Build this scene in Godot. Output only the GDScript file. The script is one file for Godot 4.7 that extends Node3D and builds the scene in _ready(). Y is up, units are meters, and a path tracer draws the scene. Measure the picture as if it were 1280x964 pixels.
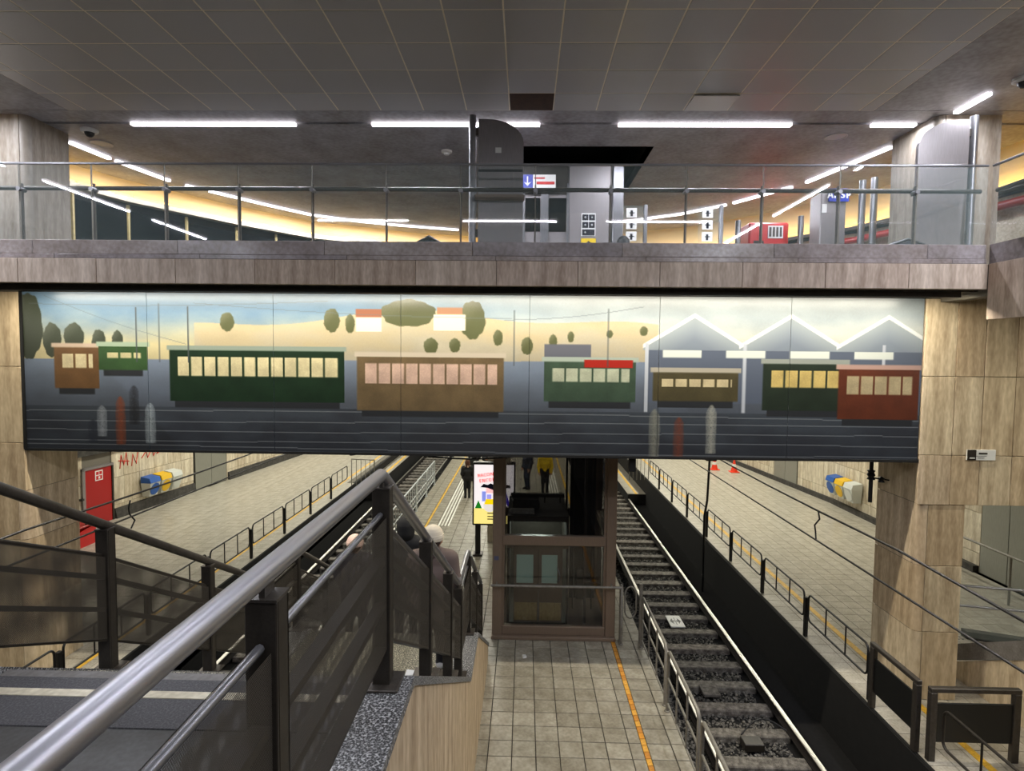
extends Node3D
# A pre-metro station hall seen from the stair landing above an island platform.
# Plan units: x to the right, y up (0 = platform level), z forward from the viewer; S turns plan units into metres.
const S := 1.08
const TILE := 0.301
var M := {}
var used := {}
var rng := RandomNumberGenerator.new()

# ------------------------------------------------------------------ helpers
func V(x: float, y: float, z: float) -> Vector3:
	return Vector3(x * S, y * S, -z * S)

func mb() -> SurfaceTool:
	var st := SurfaceTool.new()
	st.begin(Mesh.PRIMITIVE_TRIANGLES)
	return st

func tri(st: SurfaceTool, a: Vector3, b: Vector3, c: Vector3, na: Vector3, nb: Vector3, nc: Vector3) -> void:
	if (b - a).cross(c - a).dot(na + nb + nc) > 0.0:
		var t := b; b = c; c = t
		t = nb; nb = nc; nc = t
	st.set_normal(na); st.add_vertex(a)
	st.set_normal(nb); st.add_vertex(b)
	st.set_normal(nc); st.add_vertex(c)

func quad(st: SurfaceTool, a: Vector3, b: Vector3, c: Vector3, d: Vector3, n: Vector3) -> void:
	tri(st, a, b, c, n, n, n)
	tri(st, a, c, d, n, n, n)

# a quad whose normal points away from a point inside the body
func face(st: SurfaceTool, pts: Array, inside: Vector3) -> void:
	var n: Vector3 = (pts[1] - pts[0]).cross(pts[2] - pts[0])
	if n.length() < 1e-12:
		n = (pts[2] - pts[0]).cross(pts[3] - pts[0])
	n = n.normalized()
	if n.dot((pts[0] + pts[2]) * 0.5 - inside) < 0.0:
		n = -n
	for i in range(1, pts.size() - 1):
		tri(st, pts[0], pts[i], pts[i + 1], n, n, n)

func hexa(st: SurfaceTool, p: Array) -> void:
	# p: 4 points of one end, 4 matching points of the other end
	var c := Vector3.ZERO
	for q in p:
		c += q
	c /= 8.0
	face(st, [p[0], p[1], p[2], p[3]], c)
	face(st, [p[4], p[5], p[6], p[7]], c)
	for i in 4:
		var j := (i + 1) % 4
		face(st, [p[i], p[j], p[4 + j], p[4 + i]], c)

func box(st: SurfaceTool, x0: float, x1: float, y0: float, y1: float, z0: float, z1: float) -> void:
	hexa(st, [V(x0, y0, z0), V(x1, y0, z0), V(x1, y1, z0), V(x0, y1, z0), V(x0, y0, z1), V(x1, y0, z1), V(x1, y1, z1), V(x0, y1, z1)])

# chamfered box
func cbox(st: SurfaceTool, x0: float, x1: float, y0: float, y1: float, z0: float, z1: float, c: float = 0.008) -> void:
	var lo := [x0, y0, z0]
	var hi := [x1, y1, z1]
	var mid := V((x0 + x1) * 0.5, (y0 + y1) * 0.5, (z0 + z1) * 0.5)
	var g := func(s: Array, axis: int) -> Vector3:
		var q := [0.0, 0.0, 0.0]
		for k in 3:
			var e: float = 0.0 if k == axis else c
			q[k] = (lo[k] + e) if s[k] < 0 else (hi[k] - e)
		return V(q[0], q[1], q[2])
	for ax in 3:
		var u := (ax + 1) % 3
		var w := (ax + 2) % 3
		for sg in [-1, 1]:
			var pts := []
			for uv in [[-1, -1], [1, -1], [1, 1], [-1, 1]]:
				var s := [0, 0, 0]
				s[ax] = sg; s[u] = uv[0]; s[w] = uv[1]
				pts.append(g.call(s, ax))
			face(st, pts, mid)
		for su in [-1, 1]:
			for sw in [-1, 1]:
				var s0 := [0, 0, 0]
				var s1 := [0, 0, 0]
				s0[ax] = -1; s1[ax] = 1
				s0[u] = su; s1[u] = su
				s0[w] = sw; s1[w] = sw
				face(st, [g.call(s0, u), g.call(s1, u), g.call(s1, w), g.call(s0, w)], mid)
	for sx in [-1, 1]:
		for sy in [-1, 1]:
			for sz in [-1, 1]:
				var s := [sx, sy, sz]
				var a: Vector3 = g.call(s, 0)
				var b: Vector3 = g.call(s, 1)
				var d: Vector3 = g.call(s, 2)
				var n := (b - a).cross(d - a).normalized()
				if n.dot(a - mid) < 0.0:
					n = -n
				tri(st, a, b, d, n, n, n)

# square bar between two plan points; w across, h in the up direction (plan units)
func bar(st: SurfaceTool, a: Vector3, b: Vector3, w: float, h: float, up := Vector3.UP) -> void:
	var d := (b - a).normalized()
	var side := d.cross(up)
	if side.length() < 0.01:
		side = d.cross(Vector3.BACK)
	side = side.normalized() * w * S * 0.5
	var u := side.cross(d).normalized() * h * S * 0.5
	hexa(st, [a - side - u, a + side - u, a + side + u, a - side + u, b - side - u, b + side - u, b + side + u, b - side + u])

func tube(st: SurfaceTool, pts: Array, r, n: int = 10, closed := false) -> void:
	var cnt := pts.size()
	var rings := []
	var nrm := []
	var up := Vector3.ZERO
	for i in cnt:
		var d0: Vector3 = (pts[i] - pts[i - 1]) if (i > 0 or closed) else (pts[1] - pts[0])
		var d1: Vector3 = (pts[(i + 1) % cnt] - pts[i]) if (i < cnt - 1 or closed) else d0
		d0 = d0.normalized(); d1 = d1.normalized()
		var t := (d0 + d1)
		t = t.normalized() if t.length() > 1e-4 else d0
		if up == Vector3.ZERO:
			up = t.cross(Vector3.UP)
			if up.length() < 0.05:
				up = t.cross(Vector3.RIGHT)
		var x := (up - t * up.dot(t)).normalized()
		up = x
		var y := t.cross(x)
		var rr: float = (r[i] if r is Array else r) * S
		var k := minf(1.0 / maxf(d0.dot(t), 0.35), 1.6)
		var ring := []
		var rn := []
		for j in n:
			var ang := TAU * j / n
			var o := x * cos(ang) + y * sin(ang)
			rn.append(o)
			var oo := o
			if k > 1.01:
				var bis := (d1 - d0).normalized()
				oo = o + bis * (o.dot(bis) * (k - 1.0))
			ring.append(pts[i] + oo * rr)
		rings.append(ring); nrm.append(rn)
	var last := cnt if closed else cnt - 1
	for i in last:
		var i2 := (i + 1) % cnt
		for j in n:
			var j2 := (j + 1) % n
			tri(st, rings[i][j], rings[i2][j], rings[i2][j2], nrm[i][j], nrm[i2][j], nrm[i2][j2])
			tri(st, rings[i][j], rings[i2][j2], rings[i][j2], nrm[i][j], nrm[i2][j2], nrm[i][j2])
	if not closed:
		for e in [0, cnt - 1]:
			var dn: Vector3 = (pts[0] - pts[1]).normalized() if e == 0 else (pts[cnt - 1] - pts[cnt - 2]).normalized()
			for j in n:
				tri(st, pts[e], rings[e][j], rings[e][(j + 1) % n], dn, dn, dn)

# profile of [radius, height] turned round the vertical axis through a plan point
func lathe(st: SurfaceTool, base: Vector3, prof: Array, n: int = 16) -> void:
	for i in range(prof.size() - 1):
		var r0: float = prof[i][0] * S
		var r1: float = prof[i + 1][0] * S
		var h0: float = prof[i][1] * S
		var h1: float = prof[i + 1][1] * S
		for j in n:
			var a := TAU * j / n
			var b := TAU * (j + 1) / n
			var ea := Vector3(cos(a), 0, sin(a))
			var eb := Vector3(cos(b), 0, sin(b))
			var na := (ea * (h1 - h0) + Vector3.UP * (r0 - r1)).normalized()
			var nb := (eb * (h1 - h0) + Vector3.UP * (r0 - r1)).normalized()
			if absf(h1 - h0) < 1e-6:
				na = Vector3.UP if r1 < r0 else Vector3.DOWN
				nb = na
			var p00 := base + ea * r0 + Vector3.UP * h0
			var p01 := base + eb * r0 + Vector3.UP * h0
			var p10 := base + ea * r1 + Vector3.UP * h1
			var p11 := base + eb * r1 + Vector3.UP * h1
			if r0 > 1e-6:
				tri(st, p00, p01, p11, na, nb, nb)
			if r1 > 1e-6:
				tri(st, p00, p11, p10, na, nb, na)

# polygon (possibly concave, flat) pushed out along ext
func prism(st: SurfaceTool, poly: Array, ext: Vector3) -> void:
	var n := Vector3.ZERO
	for i in poly.size():
		var a: Vector3 = poly[i]
		var b: Vector3 = poly[(i + 1) % poly.size()]
		n += a.cross(b)
	n = n.normalized()
	var x: Vector3 = (poly[1] - poly[0]).normalized()
	var y := n.cross(x)
	var p2 := PackedVector2Array()
	for q in poly:
		p2.append(Vector2(q.dot(x), q.dot(y)))
	var idx := Geometry2D.triangulate_polygon(p2)
	var nf := n if n.dot(ext) < 0.0 else -n
	for i in range(0, idx.size(), 3):
		tri(st, poly[idx[i]], poly[idx[i + 1]], poly[idx[i + 2]], nf, nf, nf)
		tri(st, poly[idx[i]] + ext, poly[idx[i + 1]] + ext, poly[idx[i + 2]] + ext, -nf, -nf, -nf)
	var area := 0.0
	for i in p2.size():
		area += p2[i].cross(p2[(i + 1) % p2.size()])
	for i in poly.size():
		var j := (i + 1) % poly.size()
		var e: Vector3 = poly[j] - poly[i]
		var sn := e.cross(n).normalized() * (1.0 if area > 0.0 else -1.0)
		quad(st, poly[i], poly[j], poly[j] + ext, poly[i] + ext, sn)

func numbered(called: String) -> String:
	if not used.has(called):
		used[called] = 0
		return called
	used[called] += 1
	return "%s_%03d" % [called, used[called]]

func tag(o: Node, label: String, category := "", group := "", kind := "") -> Node:
	if label: o.set_meta("label", label)
	if category: o.set_meta("category", category)
	if group: o.set_meta("group", group)
	if kind: o.set_meta("kind", kind)
	return o

func thing(called: String, label: String, category: String, at: Vector3, group := "") -> Node3D:
	var o := Node3D.new()
	o.name = numbered(called)
	add_child(o)
	o.position = at
	tag(o, label, category, group)
	return o

func origin_of(n: Node3D) -> Vector3:
	var p := Vector3.ZERO
	var k: Node = n
	while k != self and k != null:
		p += (k as Node3D).position
		k = k.get_parent()
	return p

# commits a shape given in world coordinates as one mesh; under a parent it is that thing's part
func build(st: SurfaceTool, called: String, m: Material, parent: Node3D = null, label := "", category := "", group := "", kind := "") -> MeshInstance3D:
	var o := MeshInstance3D.new()
	o.mesh = st.commit()
	o.material_override = m
	if parent == null:
		o.name = numbered(called)
		add_child(o)
	else:
		o.name = called
		parent.add_child(o, true)
		o.position = -origin_of(parent)
	tag(o, label, category, group, kind)
	return o

# a piece that shares its mesh with others; at is a world position
func piece(mesh: Mesh, called: String, m: Material, parent: Node3D, at: Vector3) -> MeshInstance3D:
	var o := MeshInstance3D.new()
	o.mesh = mesh
	o.material_override = m
	o.name = called
	parent.add_child(o, true)
	o.position = at - origin_of(parent)
	return o

func bx(called: String, m: Material, parent: Node3D, x0: float, x1: float, y0: float, y1: float, z0: float, z1: float, c := 0.0) -> MeshInstance3D:
	var st := mb()
	if c > 0.0:
		cbox(st, x0, x1, y0, y1, z0, z1, c)
	else:
		box(st, x0, x1, y0, y1, z0, z1)
	return build(st, called, m, parent)

func unit_box(w: float, h: float, d: float, c := 0.004) -> Mesh:
	var st := mb()
	cbox(st, -w * 0.5, w * 0.5, -h * 0.5, h * 0.5, -d * 0.5, d * 0.5, c)
	return st.commit()

# ------------------------------------------------------------------ textures and materials
func noise_img(w: int, h: int, freq: float, seed_: int, octaves := 3, kind := FastNoiseLite.TYPE_SIMPLEX_SMOOTH) -> Image:
	var n := FastNoiseLite.new()
	n.seed = seed_
	n.noise_type = kind
	n.frequency = freq
	n.fractal_octaves = octaves
	var im := n.get_seamless_image(w, h)
	im.convert(Image.FORMAT_L8)
	return im

# mixes several grey images into one colour image around two tones
func blend_tex(size: int, layers: Array, lo: Color, hi: Color, gain := 1.0) -> ImageTexture:
	var im := Image.create(size, size, false, Image.FORMAT_RGB8)
	var datas := []
	for l in layers:
		var g: Image = l[0]
		g.resize(size, size, Image.INTERPOLATE_CUBIC)
		datas.append(g.get_data())
	var out := PackedByteArray()
	out.resize(size * size * 3)
	for i in size * size:
		var v := 0.0
		for k in layers.size():
			v += (datas[k][i] / 255.0) * layers[k][1]
		v = clampf((v - 0.5) * gain + 0.5, 0.0, 1.0)
		var c := lo.lerp(hi, v)
		out[i * 3] = int(c.r * 255.0)
		out[i * 3 + 1] = int(c.g * 255.0)
		out[i * 3 + 2] = int(c.b * 255.0)
	im = Image.create_from_data(size, size, false, Image.FORMAT_RGB8, out)
	im.generate_mipmaps()
	return ImageTexture.create_from_image(im)

func mat(color: Color, rough := 0.7, metal := 0.0, tex: Texture2D = null, scale := 1.0) -> StandardMaterial3D:
	var m := StandardMaterial3D.new()
	m.albedo_color = color
	m.roughness = rough
	m.metallic = metal
	if tex:
		m.albedo_texture = tex
		m.uv1_triplanar = true
		m.uv1_scale = Vector3(scale, scale, scale)
	return m

func glow(color: Color, energy: float) -> StandardMaterial3D:
	var m := StandardMaterial3D.new()
	m.albedo_color = color
	m.emission_enabled = true
	m.emission = color
	m.emission_energy_multiplier = energy
	return m

func make_materials() -> void:
	var trav := blend_tex(512, [[noise_img(256, 20, 0.035, 3, 4), 0.6], [noise_img(256, 256, 0.015, 5, 3), 0.12], [noise_img(256, 64, 0.14, 8, 3), 0.33]], Color(0.66, 0.61, 0.55), Color(1.0, 0.985, 0.95), 1.1)
	var gran := blend_tex(256, [[noise_img(256, 256, 0.28, 11, 1, FastNoiseLite.TYPE_CELLULAR), 0.5], [noise_img(256, 256, 0.4, 13, 1), 0.55]], Color(0.04, 0.04, 0.04), Color(0.95, 0.95, 0.94), 2.4)
	var mott := blend_tex(512, [[noise_img(256, 256, 0.012, 17, 4), 0.5], [noise_img(256, 256, 0.09, 19, 3), 0.5]], Color(0.68, 0.66, 0.62), Color(1, 1, 1))
	var spot := blend_tex(512, [[noise_img(256, 256, 0.01, 57, 5), 0.6], [noise_img(256, 256, 0.05, 59, 4), 0.45]], Color(0.72, 0.7, 0.67), Color(1, 1, 1), 1.3)
	var dirt := blend_tex(512, [[noise_img(256, 256, 0.02, 27, 5), 0.6], [noise_img(256, 256, 0.15, 29, 3), 0.4]], Color(0.25, 0.23, 0.21), Color(1, 1, 1))
	var brush := blend_tex(256, [[noise_img(256, 12, 0.3, 31, 3), 1.0]], Color(0.9, 0.9, 0.9), Color(1, 1, 1))
	# perforated sheet: staggered round holes
	var pim := Image.create(128, 128, false, Image.FORMAT_RGBA8)
	for y in 128:
		for x in 128:
			var best := 99.0
			for oy in range(-1, 6):
				for ox in range(-1, 5):
					var cx := ox * 32.0 + (16.0 if (oy & 1) else 0.0) + 8.0
					var cy := oy * 32.0 + 16.0
					best = minf(best, Vector2(x + 0.5 - cx, y + 0.5 - cy).length())
			pim.set_pixel(x, y, Color(1, 1, 1, clampf((best - 10.5) / 2.0, 0.0, 1.0)))
	pim.generate_mipmaps()
	var perf := ImageTexture.create_from_image(pim)

	M.trav = []
	for c in [Color(0.87, 0.81, 0.7), Color(0.9, 0.85, 0.75), Color(0.84, 0.77, 0.66), Color(0.88, 0.82, 0.73)]:
		M.trav.append(mat(c, 0.62, 0.0, trav, 0.55 + 0.07 * M.trav.size()))
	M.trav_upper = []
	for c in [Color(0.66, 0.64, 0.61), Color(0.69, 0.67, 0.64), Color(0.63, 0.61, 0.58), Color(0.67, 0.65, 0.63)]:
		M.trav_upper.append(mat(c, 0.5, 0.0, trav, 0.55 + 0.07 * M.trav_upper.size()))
	M.trav_beam = []
	for c in [Color(0.9, 0.85, 0.81), Color(0.87, 0.81, 0.77), Color(0.93, 0.88, 0.84), Color(0.84, 0.78, 0.73)]:
		M.trav_beam.append(mat(c, 0.55, 0.0, trav, 0.6 + 0.09 * M.trav_beam.size()))
	M.trav_pale = []
	for c in [Color(0.9, 0.88, 0.82), Color(0.93, 0.91, 0.85), Color(0.87, 0.84, 0.77)]:
		M.trav_pale.append(mat(c, 0.6, 0.0, trav, 0.5 + 0.06 * M.trav_pale.size()))
	M.tile = []
	for c in [Color(0.63, 0.61, 0.55), Color(0.66, 0.64, 0.58), Color(0.6, 0.58, 0.52)]:
		M.tile.append(mat(c, 0.42, 0.0, spot, 0.9 + 0.2 * M.tile.size()))
	M.ptile = []
	for c in [Color(0.78, 0.76, 0.71), Color(0.81, 0.79, 0.74), Color(0.75, 0.73, 0.68)]:
		M.ptile.append(mat(c, 0.3, 0.0, mott, 0.9))
	for k in ['tile', 'ptile']:
		for q in M[k]: q.uv1_world_triplanar = true
	M.grout = mat(Color(0.16, 0.15, 0.13), 0.9)
	M.pgrout = mat(Color(0.42, 0.4, 0.36), 0.9)
	M.yellow = []
	for c in [Color(0.95, 0.66, 0.2), Color(0.88, 0.6, 0.22), Color(0.98, 0.74, 0.3)]:
		M.yellow.append(mat(c, 0.5, 0.0, mott, 2.0))
	M.line_yellow = mat(Color(0.98, 0.78, 0.24), 0.5, 0.0, mott, 1.0)
	M.white_line = mat(Color(0.88, 0.88, 0.84), 0.6)
	M.ceil = []
	for c in [Color(0.71, 0.705, 0.7), Color(0.73, 0.725, 0.72), Color(0.695, 0.69, 0.685)]:
		M.ceil.append(mat(c, 0.35, 0.1))
	M.ceil_joint = mat(Color(0.97, 0.93, 0.84), 0.7)
	M.ceil_plain = mat(Color(0.71, 0.71, 0.735), 0.5, 0.0, mott, 0.4)
	M.board = mat(Color(0.3, 0.2, 0.12), 0.8, 0.0, mott, 2.0)
	M.granite = mat(Color(0.8, 0.8, 0.8), 0.5, 0.0, gran, 1.0)
	M.kerb = []
	for c in [Color(0.72, 0.68, 0.68), Color(0.76, 0.72, 0.71), Color(0.69, 0.66, 0.67)]:
		M.kerb.append(mat(c, 0.18, 0.0, mott, 0.5))
	M.step = mat(Color(0.85, 0.83, 0.74), 0.6, 0.0, gran, 1.0)
	M.step_plain = mat(Color(0.52, 0.51, 0.5), 0.55, 0.0, mott, 1.0)
	M.landing = mat(Color(0.36, 0.36, 0.355), 0.5, 0.0, mott, 1.2)
	var gran2 := blend_tex(256, [[noise_img(256, 256, 0.28, 41, 1, FastNoiseLite.TYPE_CELLULAR), 0.5], [noise_img(256, 256, 0.4, 43, 1), 0.5]], Color(0.55, 0.55, 0.55), Color(1, 1, 1), 1.2)
	M.landing_rough = mat(Color(0.42, 0.415, 0.42), 0.75, 0.0, gran2, 1.2)
	M.steel_dark = mat(Color(0.22, 0.2, 0.175), 0.45, 0.3, mott, 3.0)
	M.steel_grey = mat(Color(0.33, 0.31, 0.29), 0.42, 0.5, mott, 3.0)
	M.rail_tube = mat(Color(0.66, 0.66, 0.68), 0.33, 0.9)
	M.galv = mat(Color(0.6, 0.59, 0.56), 0.45, 0.3, mott, 4.0)
	M.black_paint = mat(Color(0.06, 0.06, 0.06), 0.45)
	M.black_board = mat(Color(0.035, 0.04, 0.038), 0.5)
	M.white_paint = mat(Color(0.72, 0.74, 0.74), 0.4)
	M.perf = mat(Color(0.26, 0.24, 0.21), 0.5, 0.2, perf, 1.0 / 0.026)
	M.perf.transparency = BaseMaterial3D.TRANSPARENCY_ALPHA
	M.perf.cull_mode = BaseMaterial3D.CULL_DISABLED
	M.bronze = mat(Color(0.52, 0.45, 0.385), 0.42, 0.35, brush, 1.5)
	M.inox = mat(Color(0.54, 0.54, 0.55), 0.32, 0.75, brush, 1.2)
	M.inox_dull = mat(Color(0.58, 0.56, 0.56), 0.4, 0.5, brush, 1.2)
	M.cabinet = mat(Color(0.58, 0.58, 0.54), 0.4, 0.3, brush, 1.0)
	M.glass = mat(Color(0.75, 0.85, 0.84, 0.06), 0.02)
	M.glass.transparency = BaseMaterial3D.TRANSPARENCY_ALPHA
	M.dark_glass = mat(Color(0.03, 0.03, 0.028, 0.3), 0.02)
	M.dark_glass.transparency = BaseMaterial3D.TRANSPARENCY_ALPHA
	M.shop_glass = mat(Color(0.05, 0.055, 0.06), 0.08)
	M.frost = mat(Color(0.8, 0.95, 0.88), 0.55)
	M.frost.backlight = Color(0.7, 0.9, 0.8)
	M.beige = mat(Color(0.8, 0.72, 0.48), 0.5, 0.0, mott, 4.0)
	M.concrete = mat(Color(0.42, 0.4, 0.37), 0.85, 0.0, dirt, 0.6)
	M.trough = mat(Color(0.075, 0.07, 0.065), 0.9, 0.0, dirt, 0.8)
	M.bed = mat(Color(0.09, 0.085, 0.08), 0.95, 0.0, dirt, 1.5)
	M.sleeper = []
	for c in [Color(0.66, 0.64, 0.6), Color(0.6, 0.58, 0.55), Color(0.7, 0.67, 0.63)]:
		M.sleeper.append(mat(c, 0.85, 0.0, dirt, 1.3))
	for q in M.sleeper: q.uv1_world_triplanar = true
	M.stone = mat(Color(0.46, 0.45, 0.43), 0.9)
	M.stone.vertex_color_use_as_albedo = true
	M.rail_head = mat(Color(0.9, 0.88, 0.84), 0.35, 0.8)
	M.rust = mat(Color(0.16, 0.11, 0.08), 0.85, 0.0, dirt, 3.0)
	M.red_door = mat(Color(0.62, 0.03, 0.04), 0.4)
	M.red = mat(Color(0.75, 0.04, 0.04), 0.4)
	M.white = mat(Color(0.86, 0.86, 0.84), 0.5)
	M.cream = mat(Color(0.95, 0.92, 0.82), 0.6, 0.0, mott, 0.7)
	M.cove = mat(Color(0.92, 0.86, 0.68), 0.6)
	M.shop_dark = mat(Color(0.1, 0.1, 0.105), 0.5)
	M.blue_sign = mat(Color(0.05, 0.16, 0.6), 0.4)
	M.navy = mat(Color(0.03, 0.045, 0.12), 0.8)
	M.yellow_sign = mat(Color(0.85, 0.72, 0.05), 0.5)
	M.bin_blue = mat(Color(0.1, 0.32, 0.62), 0.45)
	M.bin_yellow = mat(Color(0.85, 0.68, 0.05), 0.45)
	M.bin_white = mat(Color(0.78, 0.79, 0.76), 0.45)
	M.orange = mat(Color(0.9, 0.22, 0.05), 0.5)
	M.plinth = mat(Color(0.34, 0.33, 0.31), 0.6, 0.0, dirt, 1.0)
	M.graffiti = mat(Color(0.75, 0.2, 0.14), 0.8)
	M.strip = glow(Color(1.0, 0.97, 1.0), 5.0)
	M.warm_strip = glow(Color(1.0, 0.8, 0.4), 3.0)
	M.hall_tube = glow(Color(1.0, 0.95, 0.84), 4.0)
	M.vert = mat(Color(1, 1, 1), 0.8)
	M.vert.vertex_color_use_as_albedo = true

# ------------------------------------------------------------------ lights
# a rectangular lamp of plan size lx by lz facing down (or up) at a plan point
func area(at: Vector3, size: Vector2, energy: float, color: Color, basis_: Basis) -> void:
	var l := AreaLight3D.new()
	l.area_size = size * S
	l.light_energy = energy
	l.light_color = color
	l.shadow_enabled = true
	l.area_range = 60.0
	add_child(l)
	l.transform = Transform3D(basis_, at)

func down(yaw := 0.0) -> Basis:
	return Basis(Vector3.UP, yaw) * Basis(Vector3.RIGHT, -PI / 2)

func facing(dir: Vector3, along: Vector3) -> Basis:
	var z := -dir.normalized()
	var x := along.normalized()
	return Basis(x, z.cross(x), z)

const COOL := Color(0.94, 0.95, 1.0)
const WARM := Color(0.98, 0.97, 0.91)
const CE := 8.4     # upper ceiling
const DECK := 6.2   # upper floor
const SOFF := 5.85  # underside of the deck

# ------------------------------------------------------------------ scene
func _ready() -> void:
	rng.seed = 7
	var cam := Camera3D.new()
	cam.name = "camera"
	add_child(cam)
	cam.position = V(0, 5.0, 0)
	cam.rotation_degrees = Vector3(-3.05, 1.25, 0.57)
	cam.fov = 67.16
	cam.near = 0.05
	cam.far = 200.0
	cam.current = true
	var we := WorldEnvironment.new()
	var env := Environment.new()
	env.background_mode = Environment.BG_COLOR
	env.background_color = Color(0, 0, 0)
	env.tonemap_mode = Environment.TONE_MAPPER_LINEAR
	env.tonemap_exposure = 1.0
	env.sdfgi_enabled = true
	env.ssao_enabled = true
	env.ssil_enabled = true
	we.environment = env
	add_child(we)

	make_materials()
	hall_shell()
	floors()
	tracks()
	pillars_and_beams()
	ceiling_upper()
	lamps()
	mural()
	lift()
	stairs()
	rails_platforms()
	wall_fittings()
	overhead_line()
	upper_level()
	glass_balustrade()
	poster()
	people()
	small_things()

# wall of slabs along a straight line in plan: a backing wall (structure) with travertine slabs as its parts
func slab_wall(called: String, label: String, p0: Vector2, p1: Vector2, y0: float, rows: Array, sw: float, mats: Array, thick := 0.3, holes := []) -> MeshInstance3D:
	var d := (p1 - p0).normalized()
	var len_ := p0.distance_to(p1)
	var n := Vector2(-d.y, d.x)   # plan normal, towards the hall
	var st := mb()
	var top := y0
	for r in rows: top += r
	var q0 := p0 - n * 0.03
	var q1 := p1 - n * 0.03
	hexa(st, [V(q0.x, y0, q0.y), V(q1.x, y0, q1.y), V(q1.x, top, q1.y), V(q0.x, top, q0.y), V(q0.x - n.x * thick, y0, q0.y - n.y * thick), V(q1.x - n.x * thick, y0, q1.y - n.y * thick), V(q1.x - n.x * thick, top, q1.y - n.y * thick), V(q0.x - n.x * thick, top, q0.y - n.y * thick)])
	var w := build(st, called, M.pgrout, null, label, "", "", "structure")
	var y := y0
	var ri := 0
	for h in rows:
		var k := int(ceil(len_ / sw))
		for i in k:
			var a := i * sw
			var b := minf(len_, a + sw)
			if b - a < 0.05: continue
			var skip := false
			for hl in holes:
				if b > hl[0] + 0.02 and a < hl[1] - 0.02 and y < hl[2]:
					if a < hl[0] - 0.05 and b <= hl[1] + 0.02: b = hl[0]
					elif b > hl[1] + 0.05 and a >= hl[0] - 0.02: a = hl[1]
					elif a < hl[0] - 0.05 and b > hl[1] + 0.05: b = hl[0]
					else: skip = true
			if skip or b - a < 0.04: continue
			var g := 0.006
			var s0 := p0 + d * (a + g)
			var s1 := p0 + d * (b - g)
			var s := mb()
			var f := rng.randf_range(-0.003, 0.003)
			var t0 := s0 + n * f
			var t1 := s1 + n * f
			var b0 := s0 - n * 0.035
			var b1 := s1 - n * 0.035
			hexa(s, [V(t0.x, y + g, t0.y), V(t1.x, y + g, t1.y), V(t1.x, y + h - g, t1.y), V(t0.x, y + h - g, t0.y), V(b0.x, y + g, b0.y), V(b1.x, y + g, b1.y), V(b1.x, y + h - g, b1.y), V(b0.x, y + h - g, b0.y)])
			build(s, "slab", mats[rng.randi() % mats.size()], w)
		y += h
		ri += 1
	return w

const LW0 := Vector2(-13.6, 4.0)    # left platform wall, near and far end
const LW1 := Vector2(-9.6, 40.0)
const RW0 := Vector2(10.7, 3.0)
const RW1 := Vector2(10.68, 20.0)
const RW2 := Vector2(8.6, 40.0)

func lw(z: float) -> float:
	return LW0.x + (LW1.x - LW0.x) * (z - LW0.y) / (LW1.y - LW0.y)

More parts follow.
